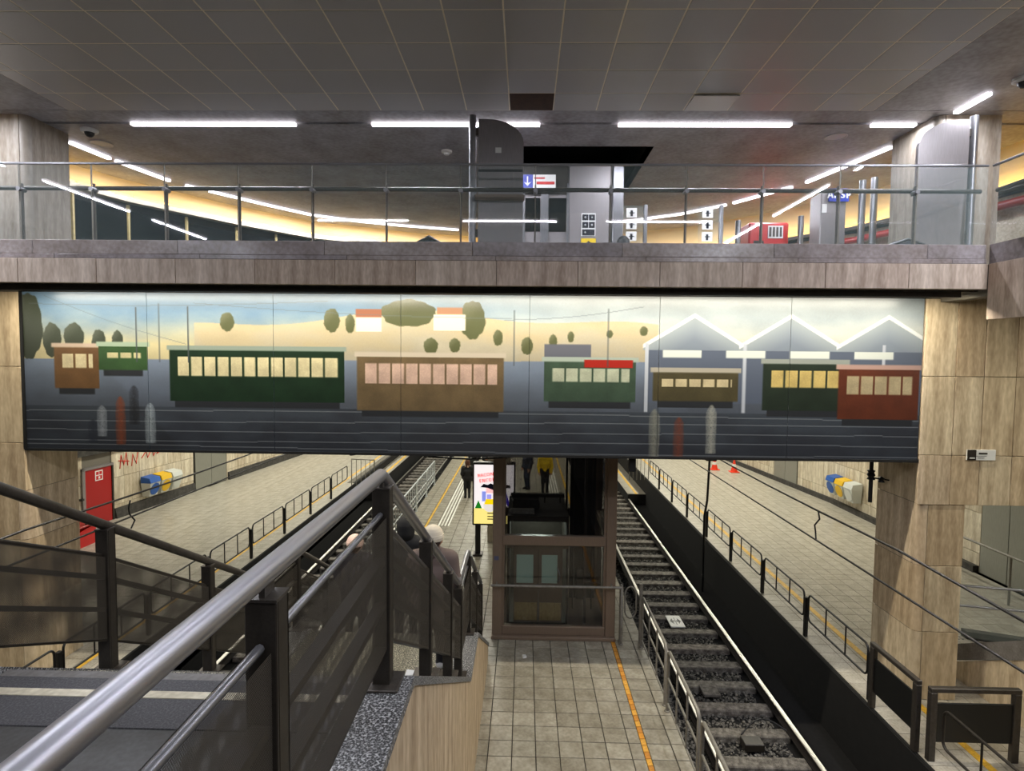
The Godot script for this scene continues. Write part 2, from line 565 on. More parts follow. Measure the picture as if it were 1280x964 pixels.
func hall_shell() -> void:
	# walls of the platform hall
	# door recess at the red door: distances along the wall
	var ll := LW0.distance_to(LW1)
	var k := ll / (LW1.y - LW0.y)
	var w := slab_wall("wall_left", "pale travertine wall behind the left platform", LW1, LW0, 0.0, [0.4, 0.82, 0.82], 0.62, M.trav_pale, 0.3, [[ll - (22.2 - LW0.y) * k, ll - (20.3 - LW0.y) * k, 2.0], [ll - (16.75 - LW0.y) * k, ll - (15.75 - LW0.y) * k, 1.7]])
	w.set_meta("label", "pale travertine wall behind the left platform")
	var st := mb()
	hexa(st, [V(lw(4) + 0.1, 2.05, 4), V(lw(40) + 0.1, 2.05, 40), V(lw(40) + 0.1, SOFF, 40), V(lw(4) + 0.1, SOFF, 4), V(lw(4) - 0.3, 2.05, 4), V(lw(40) - 0.3, 2.05, 40), V(lw(40) - 0.3, SOFF, 40), V(lw(4) - 0.3, SOFF, 4)])
	build(st, "trim_1", M.plinth, null, "dark grey band running above the left travertine wall", "", "", "structure")
	slab_wall("wall_right", "pale travertine wall behind the right platform", RW0, RW1, 0.0, [0.45, 0.95, 1.0, 1.2, 2.25], 0.62, M.trav_pale, 0.3, [[9.0, 10.6, 3.6]])
	slab_wall("wall_right_far", "pale travertine wall at the far end of the right platform", RW1, RW2, 0.0, [0.45, 0.95, 1.0, 1.2, 2.25], 0.62, M.trav_pale, 0.3, [[2.2, 3.9, 2.4]])
	# skirting along both walls, stopped at the cabinets and door
	for seg in [[4.0, 15.7], [16.8, 20.3], [22.25, 40.0]]:
		st = mb()
		var z0: float = seg[0]
		var z1: float = seg[1]
		hexa(st, [V(lw(z0), 0, z0), V(lw(z1), 0, z1), V(lw(z1), 0.3, z1), V(lw(z0), 0.3, z0), V(lw(z0) + 0.1, 0, z0), V(lw(z1) + 0.1, 0, z1), V(lw(z1) + 0.04, 0.3, z1), V(lw(z0) + 0.04, 0.3, z0)])
		build(st, "baseboard_left", M.plinth, null, "worn grey stone skirting under the left travertine wall", "", "", "structure")
	for seg in [[3.0, 12.0], [13.62, 20.0]]:
		bx("baseboard_right", M.plinth, null, 10.56, 10.69, 0, 0.16, seg[0], seg[1]).set_meta("kind", "structure")
	st = mb()
	hexa(st, [V(10.68, 0, 20.0), V(8.6, 0, 40), V(8.6, 0.16, 40), V(10.68, 0.16, 20.0), V(10.57, 0, 20.0), V(8.5, 0, 40), V(8.53, 0.16, 40), V(10.62, 0.16, 20.0)])
	build(st, "baseboard_right_far", M.plinth, null, "grey stone skirting along the far right wall", "", "", "structure")
	# ends and sides of the hall, mostly out of view
	bx("wall_end", M.concrete, null, -16, 14, -1.3, CE + 1.2, 40.0, 40.4).set_meta("kind", "structure")
	bx("wall_back", M.concrete, null, -16, 14, -1.3, CE + 1.2, -8.4, -8.0).set_meta("kind", "structure")
	bx("wall_left_near", M.concrete, null, -16.0, -13.7, -1.3, CE, -8.0, 4.0).set_meta("kind", "structure")
	bx("wall_right_near", M.concrete, null, 10.74, 11.0, -1.3, SOFF, -8.0, 3.0).set_meta("kind", "structure")

func tile_floor(called: String, label: String, x0: float, x1: float, z0: float, z1: float, cx: float, cz: float, mats: Array, grout: Material, gap: float, near: Callable, most: int, skip: Callable, cols := []) -> MeshInstance3D:
	var f := bx(called, grout, null, x0, x1, -1.05, -0.012, z0, z1)
	tag(f, label, "", "", "structure")
	var edges := []
	if cols.is_empty():
		var x := cx + ceilf((x0 - cx) / TILE) * TILE
		if x - x0 > 0.03: edges.append([x0, x])
		while x + TILE < x1 + 0.001:
			edges.append([x, x + TILE])
			x += TILE
		if x1 - x > 0.03: edges.append([x, x1])
	else:
		edges = cols
	var cells := []
	var r0 := int(floor((z0 - cz) / TILE))
	var r1 := int(floor((z1 - cz) / TILE))
	for e in edges:
		for r in range(r0, r1 + 1):
			var a := maxf(z0, cz + r * TILE)
			var b := minf(z1, cz + (r + 1) * TILE)
			if b - a < 0.03: continue
			if skip.call((e[0] + e[1]) * 0.5, (a + b) * 0.5): continue
			cells.append([near.call((e[0] + e[1]) * 0.5, (a + b) * 0.5), e[0], e[1], a, b])
	cells.sort_custom(func(p, q): return p[0] < q[0] or (p[0] == q[0] and (p[1] < q[1] or (p[1] == q[1] and p[3] < q[3]))))
	var share := {}
	var rest := mb()
	for i in cells.size():
		var c = cells[i]
		var w: float = c[2] - c[1] - gap
		var d: float = c[4] - c[3] - gap
		if i < most:
			var key := "%.3f_%.3f" % [w, d]
			if not share.has(key):
				share[key] = unit_box(w, 0.03, d, 0.003)
			var dy := rng.randf_range(-0.0015, 0.0)
			piece(share[key], "tile", mats[rng.randi() % mats.size()], f, V((c[1] + c[2]) * 0.5, -0.015 + dy, (c[3] + c[4]) * 0.5))
		else:
			box(rest, c[1] + gap * 0.5, c[2] - gap * 0.5, -0.02, 0.0, c[3] + gap * 0.5, c[4] - gap * 0.5)
	if cells.size() > most:
		build(rest, "tile_field", mats[0], f, "", "", "", "stuff")
	return f

func floors() -> void:
	var gone := func(_x, _z): return false
	# island platform: columns of whole tiles, a half tile, the yellow line, a whole tile and the edge
	var cols := []
	var x := 0.19
	while x > -2.75: x -= TILE
	x += TILE
	if x + 2.79 > 0.03: cols.append([-2.79, x])
	while x + TILE < 1.4:
		cols.append([x, x + TILE]); x += TILE
	cols.append([x, 1.555])
	cols.append([1.625, 1.935]); cols.append([1.935, 2.12])
	cols.append([-3.15, -2.86]); cols.append([-3.42, -3.15])
	var under_stair := func(px, pz): return (px > -2.75 and px < -0.62 and pz < 9.3) or (px > -0.5 and px < 1.6 and pz > 10.0 and pz < 12.0) or (px < -2.7 and pz < 8.0)
	var nearest := func(px, pz): return absf(pz - 8.5) if px > -0.7 and pz < 10.1 else (20.0 + pz if px < -0.3 or pz > 14.0 else 60.0 + pz)
	var isl := tile_floor("floor_island", "grey tiled island platform between the two tracks", -3.42, 2.12, 5.0, 34.0, 0.19, 6.98, M.tile, M.grout, 0.011, nearest, 300, under_stair, cols)
	var ym := unit_box(0.066, 0.03, 0.118, 0.003)
	var z := 5.0
	while z < 34.0:
		if z < 10.0 or z > 12.0:
			if z < 14.0 or (z > 16.0 and z < 26.0):
				if z < 20.0:
					piece(ym, "yellow_tile", M.yellow[rng.randi() % 3], isl, V(1.59, -0.013, z + 0.06))
		z += 0.125
	var far := mb()
	box(far, 1.557, 1.623, -0.02, 0.001, 20.0, 34.0)
	build(far, "yellow_line", M.line_yellow, isl)
	far = mb()
	box(far, -2.857, -2.793, -0.02, 0.001, 9.6, 34.0)
	build(far, "yellow_line", M.line_yellow, isl)
	for i in 4:
		far = mb()
		box(far, -2.48 + i * 0.095, -2.44 + i * 0.095, -0.01, 0.005, 16.6, 26.0)
		build(far, "guide_strip", M.white_line, isl)
		far = mb()
		box(far, 0.95 + i * 0.095, 0.99 + i * 0.095, -0.01, 0.005, 13.0, 26.0)
		build(far, "guide_strip", M.white_line, isl)
	# side platforms
	var near_l := func(_px, pz): return pz
	tile_floor("floor_left", "pale tiled platform on the left of the tracks", -13.4, -6.5, 6.0, 33.0, -6.5, 6.0, M.ptile, M.pgrout, 0.008, near_l, 300, func(px, pz): return px < lw(pz) - 0.05 or (pz < 9.0 and px < -9.5) or (px > -6.9 and pz > 22.0))
	bx("floor_left_near", M.plinth, null, -13.6, -6.5, -1.05, 0.0, -8.0, 6.0).set_meta("kind", "structure")
	var ylw := mb()
	box(ylw, -7.05, -6.95, -0.02, 0.004, 6.0, 33.0)
	build(ylw, "line_marking", M.line_yellow, null, "yellow safety line painted along the left platform", "marking")
	var near_r := func(px, pz): return pz + (0.0 if px < 7.0 else 1.5)
	tile_floor("floor_right", "pale tiled platform on the right of the tracks", 5.04, 10.6, 5.2, 33.0, 5.04, 5.2, M.ptile, M.pgrout, 0.008, near_r, 300, func(px, pz): return (px > 7.0 and pz < 8.3))
	bx("floor_right_near", M.plinth, null, 5.04, 10.7, -1.05, 0.0, -8.0, 5.2).set_meta("kind", "structure")
	ylw = mb()
	box(ylw, 5.7, 5.8, -0.02, 0.004, 5.2, 33.0)
	build(ylw, "line_marking", M.line_yellow, null, "yellow safety line painted along the right platform", "marking")
	# dark copings at the platform edges
	for e in [[5.0, 5.08, "right"], [-6.54, -6.46, "left"]]:
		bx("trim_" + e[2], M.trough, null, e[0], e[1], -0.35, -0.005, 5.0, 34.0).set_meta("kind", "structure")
	# low boarding platforms for trams at the far end of both side platforms
	for sgn in [[4.25, 5.02, "right"], [-6.48, -5.95, "left"]]:
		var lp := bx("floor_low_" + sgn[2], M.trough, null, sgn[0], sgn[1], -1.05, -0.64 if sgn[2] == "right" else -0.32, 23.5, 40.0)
		bx("paving", M.ptile[0], lp, sgn[0], sgn[1], -0.64 if sgn[2] == "right" else -0.32, -0.62 if sgn[2] == "right" else -0.3, 23.52, 40.0)
		tag(lp, "low boarding ledge beyond the %s barriers" % sgn[2], "", "", "structure")
		var ly := mb()
		var yy := -0.62 if sgn[2] == "right" else -0.3
		box(ly, sgn[0] + 0.3, sgn[0] + 0.4, yy - 0.01, yy + 0.004, 23.5, 40.0)
		build(ly, "yellow_line", M.line_yellow, lp)

func track(called: String, label: String, xl: float, xr: float, z0: float, z1: float) -> void:
	var t := thing(called, label, "track", V((xl + xr) * 0.5, -1.05, z0))
	for x in [xl, xr]:
		var st := mb()
		var prof := [Vector2(-0.065, 0.0), Vector2(0.065, 0.0), Vector2(0.065, 0.02), Vector2(0.012, 0.04), Vector2(0.012, 0.11), Vector2(0.034, 0.125), Vector2(-0.034, 0.125), Vector2(-0.012, 0.11), Vector2(-0.012, 0.04), Vector2(-0.065, 0.02)]
		var poly := []
		for p in prof:
			poly.append(V(x + p.x, -0.98 + p.y, z0))
		prism(st, poly, V(0, 0, z1 - z0))
		var r := build(st, "rail", M.rust, t)
		st = mb()
		cbox(st, x - 0.035, x + 0.035, -0.858, -0.828, z0, z1, 0.008)
		build(st, "running_surface", M.rail_head, r)
	var variants := []
	for i in 3:
		variants.append(unit_box(1.34, 0.16, 0.22 + 0.012 * i, 0.015))
	var z := 9.04
	while z > z0: z -= 0.679
	z += 0.679
	var mid := (xl + xr) * 0.5
	while z < z1:
		var o := piece(variants[rng.randi() % 3], "sleeper", M.sleeper[rng.randi() % 3], t, V(mid + rng.randf_range(-0.02, 0.02), -1.06, z))
		o.rotation.y = rng.randf_range(-0.012, 0.012)
		z += 0.679

func ballast(called: String, label: String, x0: float, x1: float, z0: float, z1: float, count: int) -> void:
	var st := mb()
	var vs := []
	var r2 := RandomNumberGenerator.new()
	r2.seed = 21
	var ico := [Vector3(0, 1, 0.2), Vector3(0.9, 0.1, 0.3), Vector3(0.2, 0.15, 1.0), Vector3(-0.9, 0.2, 0.2), Vector3(-0.1, 0.1, -1.0), Vector3(0, -0.8, 0)]
	for q in ico:
		vs.append(q * r2.randf_range(0.75, 1.1))
	for f in [[0, 1, 2], [0, 2, 3], [0, 3, 4], [0, 4, 1], [5, 1, 2], [5, 2, 3], [5, 3, 4], [5, 4, 1]]:
		face(st, [vs[f[0]], vs[f[1]], vs[f[2]], vs[f[0]]], Vector3.ZERO)
	var mm := MultiMesh.new()
	mm.transform_format = MultiMesh.TRANSFORM_3D
	mm.use_colors = true
	mm.mesh = st.commit()
	mm.instance_count = count
	for i in count:
		var s := rng.randf_range(0.018, 0.036) * S
		var b := Basis.from_euler(Vector3(rng.randf() * TAU, rng.randf() * TAU, rng.randf() * TAU)).scaled(Vector3(s, s * 0.8, s))
		var u := rng.randf()
		mm.set_instance_transform(i, Transform3D(b, V(rng.randf_range(x0, x1), -1.075 + rng.randf_range(-0.02, 0.03), z0 + (z1 - z0) * u * (0.55 + 0.45 * u))))
		var g := rng.randf_range(0.25, 1.2)
		mm.set_instance_color(i, Color(g, g * 0.98, g * 0.94))
	var o := MultiMeshInstance3D.new()
	o.multimesh = mm
	o.material_override = M.stone
	o.name = numbered(called)
	add_child(o)
	tag(o, label, "ballast", "", "stuff")

func tracks() -> void:
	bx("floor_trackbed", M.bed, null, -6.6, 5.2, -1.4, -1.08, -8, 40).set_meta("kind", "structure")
	# sides of the two troughs
	for w in [[5.04, 5.1, "right"], [2.06, 2.12, "island_right"], [-3.42, -3.36, "island_left"], [-6.6, -6.5, "left"]]:
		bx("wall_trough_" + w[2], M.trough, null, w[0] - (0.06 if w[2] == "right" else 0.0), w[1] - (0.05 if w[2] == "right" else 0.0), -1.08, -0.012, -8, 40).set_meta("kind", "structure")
	track("railway_track", "ballasted tram track with bright rail beside the right platform", 2.87, 4.3, 4.0, 36.0)
	track("railway_track", "ballasted tram track passing the red fire door side platform", -5.72, -4.28, 4.0, 36.0)
	ballast("ballast", "dark crushed stone between the sleepers of the right track", 2.3, 4.15, 7.4, 24.0, 15000)
	ballast("ballast", "dark crushed stone between the sleepers of the left track", -5.6, -3.6, 11.0, 30.0, 7000)
	# track box and cable between the sleepers
	var t := thing("track_beacon", "rusty metal box with a curved cable between the sleepers", "box", V(3.5, -1.0, 8.75))
	bx("box", M.steel_dark, t, 3.42, 3.72, -1.02, -0.9, 8.62, 8.84, 0.01)
	var st := mb()
	var pts := []
	for i in 14:
		var u := i / 13.0
		pts.append(V(3.45 + u * 0.75, -0.9 + sin(u * PI) * 0.12, 8.86 + sin(u * 2.6) * 0.22))
	tube(st, pts, 0.014, 6)
	build(st, "cable", M.black_paint, t)
	var p := thing("track_plate", "flat concrete cover plate lying between two sleepers", "plate", V(3.4, -1.0, 10.15))
	bx("cover", M.sleeper[1], p, 3.22, 3.52, -1.0, -0.95, 10.0, 10.32, 0.008)
	# speed board lying on the sleepers
	var sg := thing("track_sign", "white square sign with two black arrows lying on the sleepers", "sign", V(3.44, -0.97, 12.8))
	bx("plate", M.white, sg, 3.28, 3.6, -0.97, -0.94, 12.55, 13.1, 0.006)
	st = mb()
	for s in [-1.0, 1.0]:
		prism(st, [V(3.44 + s * 0.12, -0.935, 12.82), V(3.44 + s * 0.06, -0.935, 12.95), V(3.44 + s * 0.06, -0.935, 12.69)], V(0, -0.006, 0))
		box(st, minf(3.44 + s * 0.065, 3.44 + s * 0.02), maxf(3.44 + s * 0.065, 3.44 + s * 0.02), -0.941, -0.935, 12.8, 12.84)
	box(st, 3.435, 3.445, -0.941, -0.935, 12.65, 12.98)
	build(st, "arrows", M.black_paint, sg)

func pillars_and_beams() -> void:
	# pillars: rounded front corners, slabs as parts
	for d in [[5.72, 6.36, 1.0, "right"], [-8.6, -7.42, -1.0, "left"]]:
		var x0: float = d[0]
		var x1: float = d[1]
		var w := bx("wall_pillar_" + d[3], M.pgrout, null, x0 + 0.03, x1 - 0.03, 0.0, CE, 8.45, 9.4)
		tag(w, "travertine pillar carrying the bridge on the %s" % d[3], "", "", "structure")
		var ys := [0.0, 1.02, 2.0, 2.9] if d[3] == "right" else [0.0, 1.1, 2.15, 2.9]
		for i in ys.size():
			var y0: float = ys[i]
			var y1: float = ys[i + 1] if i < ys.size() - 1 else SOFF
			pillar_course(w, x0, x1, y0 + 0.004, y1 - 0.004, 8.4, 9.42, d[2], i, M.trav)
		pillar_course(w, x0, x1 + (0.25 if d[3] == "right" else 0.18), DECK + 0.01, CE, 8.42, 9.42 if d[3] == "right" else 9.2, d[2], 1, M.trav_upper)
	# wide wall faces beside the mural, over the platforms
	for d in [[5.66, 9.6, "right", [5.66, 6.12, 6.52, 6.97, 7.4, 7.85, 8.3, 8.75, 9.2, 9.6]], [-10.2, -7.4, "left", [-10.2, -9.4, -8.6, -8.0, -7.4]]]:
		var w := bx("wall_face_" + d[2], M.pgrout, null, d[0] + (0.16 if d[2] == "right" else 0.0), d[1] - (0.16 if d[2] == "left" else 0.0), 2.92, SOFF, 8.42, 8.7)
		tag(w, "travertine clad wall hanging over the %s platform next to the mural" % d[2], "", "", "structure")
		var ys := [2.9, 3.62, 4.75, SOFF]
		for r in 3:
			var cs: Array = d[3]
			for c in range(cs.size() - 1):
				var st := mb()
				cbox(st, cs[c] + 0.004, cs[c + 1] - 0.004, ys[r] + 0.004, ys[r + 1] - 0.004, 8.385, 8.43, 0.004)
				build(st, "slab", M.trav[rng.randi() % 4], w)
	# bridge beam in front: travertine face, polished kerb above
	var beam := bx("wall_beam", M.pgrout, null, -9.0, 5.81, SOFF + 0.04, DECK, 7.54, 7.72)
	tag(beam, "bridge edge beam clad with travertine slabs above the mural", "", "", "structure")
	var x := -6.63 - 1.042 * 2
	while x < 5.8:
		var x1 := minf(x + 1.042, 5.81)
		var st := mb()
		cbox(st, x + 0.003, x1 - 0.003, SOFF + 0.03, DECK - 0.005, 7.5, 7.55, 0.004)
		build(st, "slab", M.trav_beam[rng.randi() % 4], beam)
		x += 1.042
	var kerb := bx("trim_kerb", M.kerb[0], null, -9.0, 5.8, DECK, 6.42, 7.6, 7.74)
	tag(kerb, "polished dark stone kerb under the glass balustrade", "", "", "structure")
	x = -6.63 + 0.18 - 1.92 * 2
	while x < 5.8:
		var x1 := minf(x + 1.92, 5.8)
		var st := mb()
		cbox(st, x + 0.002, x1 - 0.002, DECK + 0.06, 6.44, 7.53, 7.62, 0.006)
		build(st, "kerb_stone", M.kerb[rng.randi() % 3], kerb)
		st = mb()
		cbox(st, x + 0.002 + 0.3, minf(x1 + 0.3, 5.8) - 0.002, DECK, DECK + 0.057, 7.515, 7.62, 0.004)
		build(st, "kerb_foot", M.kerb[rng.randi() % 3], kerb)
		x += 1.92
	# side edge on the right, running towards the viewer
	var sb := bx("wall_beam_side", M.pgrout, null, 5.86, 6.05, SOFF - 0.05, DECK, -8, 8.4)
	tag(sb, "side edge of the upper floor clad with travertine beside the void", "", "", "structure")
	var z := 7.5
	while z > 2.0:
		var st := mb()
		cbox(st, 5.81, 5.87, SOFF - 0.35, DECK - 0.005, z - 1.04, z - 0.004, 0.004)
		build(st, "slab", M.trav_beam[rng.randi() % 4], sb)
		z -= 1.042
	var sk := bx("trim_kerb_side", M.kerb[2], null, 5.83, 5.98, DECK, 6.44, -8.0, 7.52)
	tag(sk, "polished stone kerb turning the corner under the side glass", "", "", "structure")
	# decks
	for d in [[-14.0, 9.9, 7.72, 20.0, "bridge"], [5.98, 14.0, -8.0, 7.72, "right"], [-16.0, -7.55, -8.0, 7.5, "left"]]:
		tag(bx("floor_upper_" + d[4], M.plinth, null, d[0], d[1], SOFF + 0.02, DECK, d[2], d[3]), "upper concourse floor on the %s side" % d[4], "", "", "structure")
	tag(bx("ceiling_lower", M.concrete, null, -14.0, 12.0, SOFF - 0.02, SOFF + 0.02, 9.5, 40.0), "concrete soffit over the platforms", "", "", "structure")
	tag(bx("floor_upper_far", M.plinth, null, -16.0, 14.0, SOFF + 0.02, DECK, 20.0, 40.0), "upper floor beyond the concourse", "", "", "structure")

func pillar_course(w: Node3D, x0: float, x1: float, y0: float, y1: float, z0: float, z1: float, side: float, variant: int, stones: Array) -> void:
	# one ring of slabs: the hall-side corner towards the tracks is rounded
	var r := 0.11
	var inner := x0 if side > 0 else x1
	var sgn := 1.0 if side > 0 else -1.0
	var pts := []
	pts.append(V(inner, y0, z1))
	pts.append(V(inner, y0, z0 + r))
	for i in range(1, 7):
		var a := PI * 0.5 * i / 6.0
		pts.append(V(inner + sgn * r * (1 - cos(a)), y0, z0 + r * (1 - sin(a))))
	var st := mb()
	var inside := V((x0 + x1) * 0.5, (y0 + y1) * 0.5, (z0 + z1) * 0.5)
	var up := V(0, y1 - y0, 0)
	var c := V(inner + sgn * r, y0, z0 + r)
	# side slab
	face(st, [pts[0], pts[1], pts[1] + up, pts[0] + up], inside)
	for i in range(1, 7):
		var n0: Vector3 = (pts[i] - c).normalized()
		var n1: Vector3 = (pts[i + 1] - c).normalized()
		tri(st, pts[i], pts[i + 1], pts[i + 1] + up, n0, n1, n1)
		tri(st, pts[i], pts[i + 1] + up, pts[i] + up, n0, n1, n0)
	var back := [pts[0], pts[1], V(inner + sgn * r, y0, z0), V(inner + sgn * r, y0, z0 + 0.05), V(inner + sgn * 0.04, y0, z0 + r), V(inner + sgn * 0.04, y0, z1)]
	for k in [0.0, 1.0]:
		var nn := Vector3.UP if k > 0 else Vector3.DOWN
		for i in range(1, 7):
			tri(st, pts[i] + up * k, pts[i + 1] + up * k, back[4] + up * k, nn, nn, nn)
	build(st, "slab", stones[(variant + 1) % 4], w)
	# front slabs
	var a0 := inner + sgn * (r + 0.004)
	var outer := x1 if side > 0 else x0
	var n := maxi(1, int(round(absf(outer - a0) / 0.52)))
	for i in n:
		var b0 := lerpf(a0, outer, float(i) / n)
		var b1 := lerpf(a0, outer, float(i + 1) / n)
		st = mb()
		cbox(st, minf(b0, b1) + 0.003, maxf(b0, b1) - 0.003, y0, y1, z0, z0 + 0.05, 0.004)
		build(st, "slab", stones[(variant + i) % 4], w)
	st = mb()
	cbox(st, minf(outer, outer - sgn * 0.04), maxf(outer, outer - sgn * 0.04), y0, y1, z0 + 0.053, z1, 0.004)
	build(st, "slab", stones[(variant + 2) % 4], w)

func ceiling_upper() -> void:
	var XA := -6.5
	var XB := 4.75
	var ZB := 8.28
	# plain border of the ceiling (with the lift opening cut out) as slabs round the tiled field
	var hx0 := -0.62
	var hx1 := 2.06
	var hz0 := 9.68
	var hz1 := 13.3
	var st := mb()
	box(st, -16, XA - 0.01, CE, CE + 0.2, -8, ZB)
	box(st, XB + 0.01, 14, CE, CE + 0.2, -8, ZB)
	box(st, -16, 14, CE, CE + 0.2, ZB + 0.012, 8.70)
	box(st, -16, 14, CE, CE + 0.2, 8.78, hz0)
	box(st, -16, 14, CE + 0.03, CE + 0.2, 8.70, 8.78)
	box(st, -16, hx0, CE, CE + 0.2, hz0, hz1)
	box(st, hx1, 14, CE, CE + 0.2, hz0, hz1)
	box(st, -16, 14, CE, CE + 0.2, hz1, 22)
	var border := build(st, "ceiling", M.ceil_plain, null, "smooth grey ceiling round the tiled field of the concourse", "", "", "structure")
	# dark well over the lift
	st = mb()
	box(st, hx0 - 0.06, hx0, CE + 0.01, CE + 1.0, hz0 - 0.06, hz1)
	box(st, hx1, hx1 + 0.06, CE + 0.01, CE + 1.0, hz0 - 0.06, hz1)
	box(st, hx0, hx1, CE + 0.01, CE + 1.0, hz1, hz1 + 0.06)
	box(st, hx0, hx1, CE + 0.2, CE + 1.0, hz0 - 0.06, hz0)
	box(st, hx0 - 0.06, hx1 + 0.06, CE + 1.0, CE + 1.06, hz0 - 0.06, hz1 + 0.06)
	build(st, "well", M.black_board, border)
	# tiled field: pale joint grid behind metal tiles
	tag(bx("ceiling_grid", M.ceil_joint, null, XA, XB, CE - 0.004, CE + 0.1, -8, ZB), "tiled metal ceiling field with pale joints over the void", "", "", "structure")
	var field: Node3D = get_node("ceiling_grid")
	var share := {}
	var xs := [XA]
	var x := 0.35
	while x > XA + 0.1: x -= 0.6
	x += 0.6
	while x < XB - 0.05:
		xs.append(x); x += 0.6
	xs.append(XB)
	var zs := [ZB, 7.74]
	var z := 7.74
	while z > 1.5:
		z -= 0.61
		zs.append(z)
	for i in range(xs.size() - 1):
		for j in range(zs.size() - 1):
			var xa: float = xs[i]
			var xb: float = xs[i + 1]
			var za: float = zs[j + 1]
			var zb: float = zs[j]
			if j == 0 and xa > -0.3 and xb < 0.4:
				continue
			var hatch := j == 0 and xa > 2.0 and xb < 2.8
			var w := xb - xa - 0.014
			var d := zb - za - 0.014
			var key := "%.3f_%.3f" % [w, d]
			if not share.has(key):
				share[key] = unit_box(w, 0.016, d, 0.004)
			var o := piece(share[key], "ceiling_tile", M.ceil[rng.randi() % 3], field, V((xa + xb) * 0.5, CE + rng.randf_range(0.0, 0.002), (za + zb) * 0.5))
			if hatch:
				o.rotation.x = 0.05
				o.position.y -= 0.02
	# brown board where a tile is missing
	st = mb()
	box(st, -0.24, 0.345, CE - 0.007, CE - 0.003, 7.75, 8.27)
	build(st, "ceiling_board", M.board, field)
	tag(bx("ceiling_roof", M.concrete, null, -16, 14, CE + 1.1, CE + 1.3, -8.4, 40.4), "roof slab above the suspended ceiling", "", "", "structure")
	# side walls of the upper hall behind the viewer
	tag(bx("wall_upper_right", M.cream, null, 9.0, 9.3, DECK, CE, -8, 6.0), "cream wall of the upper hall on the right", "", "", "structure")
	# dome cameras and a round loudspeaker
	for p in [[6.0, 7.35, "small dome camera on the ceiling near the right light strip"], [-6.75, 9.0, "small dome camera on the ceiling beside the left pillar"]]:
		var t := thing("dome_camera", p[2], "camera", V(p[0], CE - 0.12, p[1]))
		st = mb()
		lathe(st, V(p[0], CE, p[1]), [[0.0, -0.05], [0.1, -0.05], [0.12, -0.03], [0.12, 0.0]], 20)
		build(st, "housing", M.white, t)
		st = mb()
		lathe(st, V(p[0], CE, p[1]), [[0.0, -0.12], [0.035, -0.11], [0.06, -0.085], [0.07, -0.05]], 16)
		build(st, "dome", M.black_board, t)
	var t2 := thing("smoke_detector", "small round white detector on the ceiling above the glass", "detector", V(-1.35, CE - 0.05, 9.9))
	st = mb()
	lathe(st, V(-1.35, CE, 9.9), [[0.0, -0.07], [0.04, -0.07], [0.05, -0.04], [0.09, -0.03], [0.09, 0.0]], 16)
	build(st, "body", M.white, t2)
	for q in [[-7.0, 9.6, "round flush ceiling loudspeaker beside the left pillar"], [4.75, 9.25, "round flush ceiling loudspeaker near the short light strip"]]:
		var l := thing("ceiling_speaker", q[2], "speaker", V(q[0], CE, q[1]))
		st = mb()
		lathe(st, V(q[0], CE, q[1]), [[0.0, -0.006], [0.13, -0.006], [0.14, -0.012], [0.16, -0.012], [0.165, 0.0]], 24)
		build(st, "grille", M.ceil[2], l)

func strip(p0: Vector3, p1: Vector3, label: String, energy_m: float, group := "") -> void:
	# linear ceiling lamp between two world points
	var a := p0
	var b := p1
	var t := thing("light_strip", label, "ceiling light", (a + b) * 0.5, group)
	var st := mb()
	bar(st, a + Vector3.DOWN * 0.022, b + Vector3.DOWN * 0.022, 0.07, 0.035)
	build(st, "diffuser_light", M.strip, t)
	var len_ := a.distance_to(b)
	area((a + b) * 0.5 + Vector3.DOWN * 0.05, Vector2(len_ / S, 0.06), energy_m * len_, COOL, facing(Vector3.DOWN, b - a))

const UP_E := 5.8

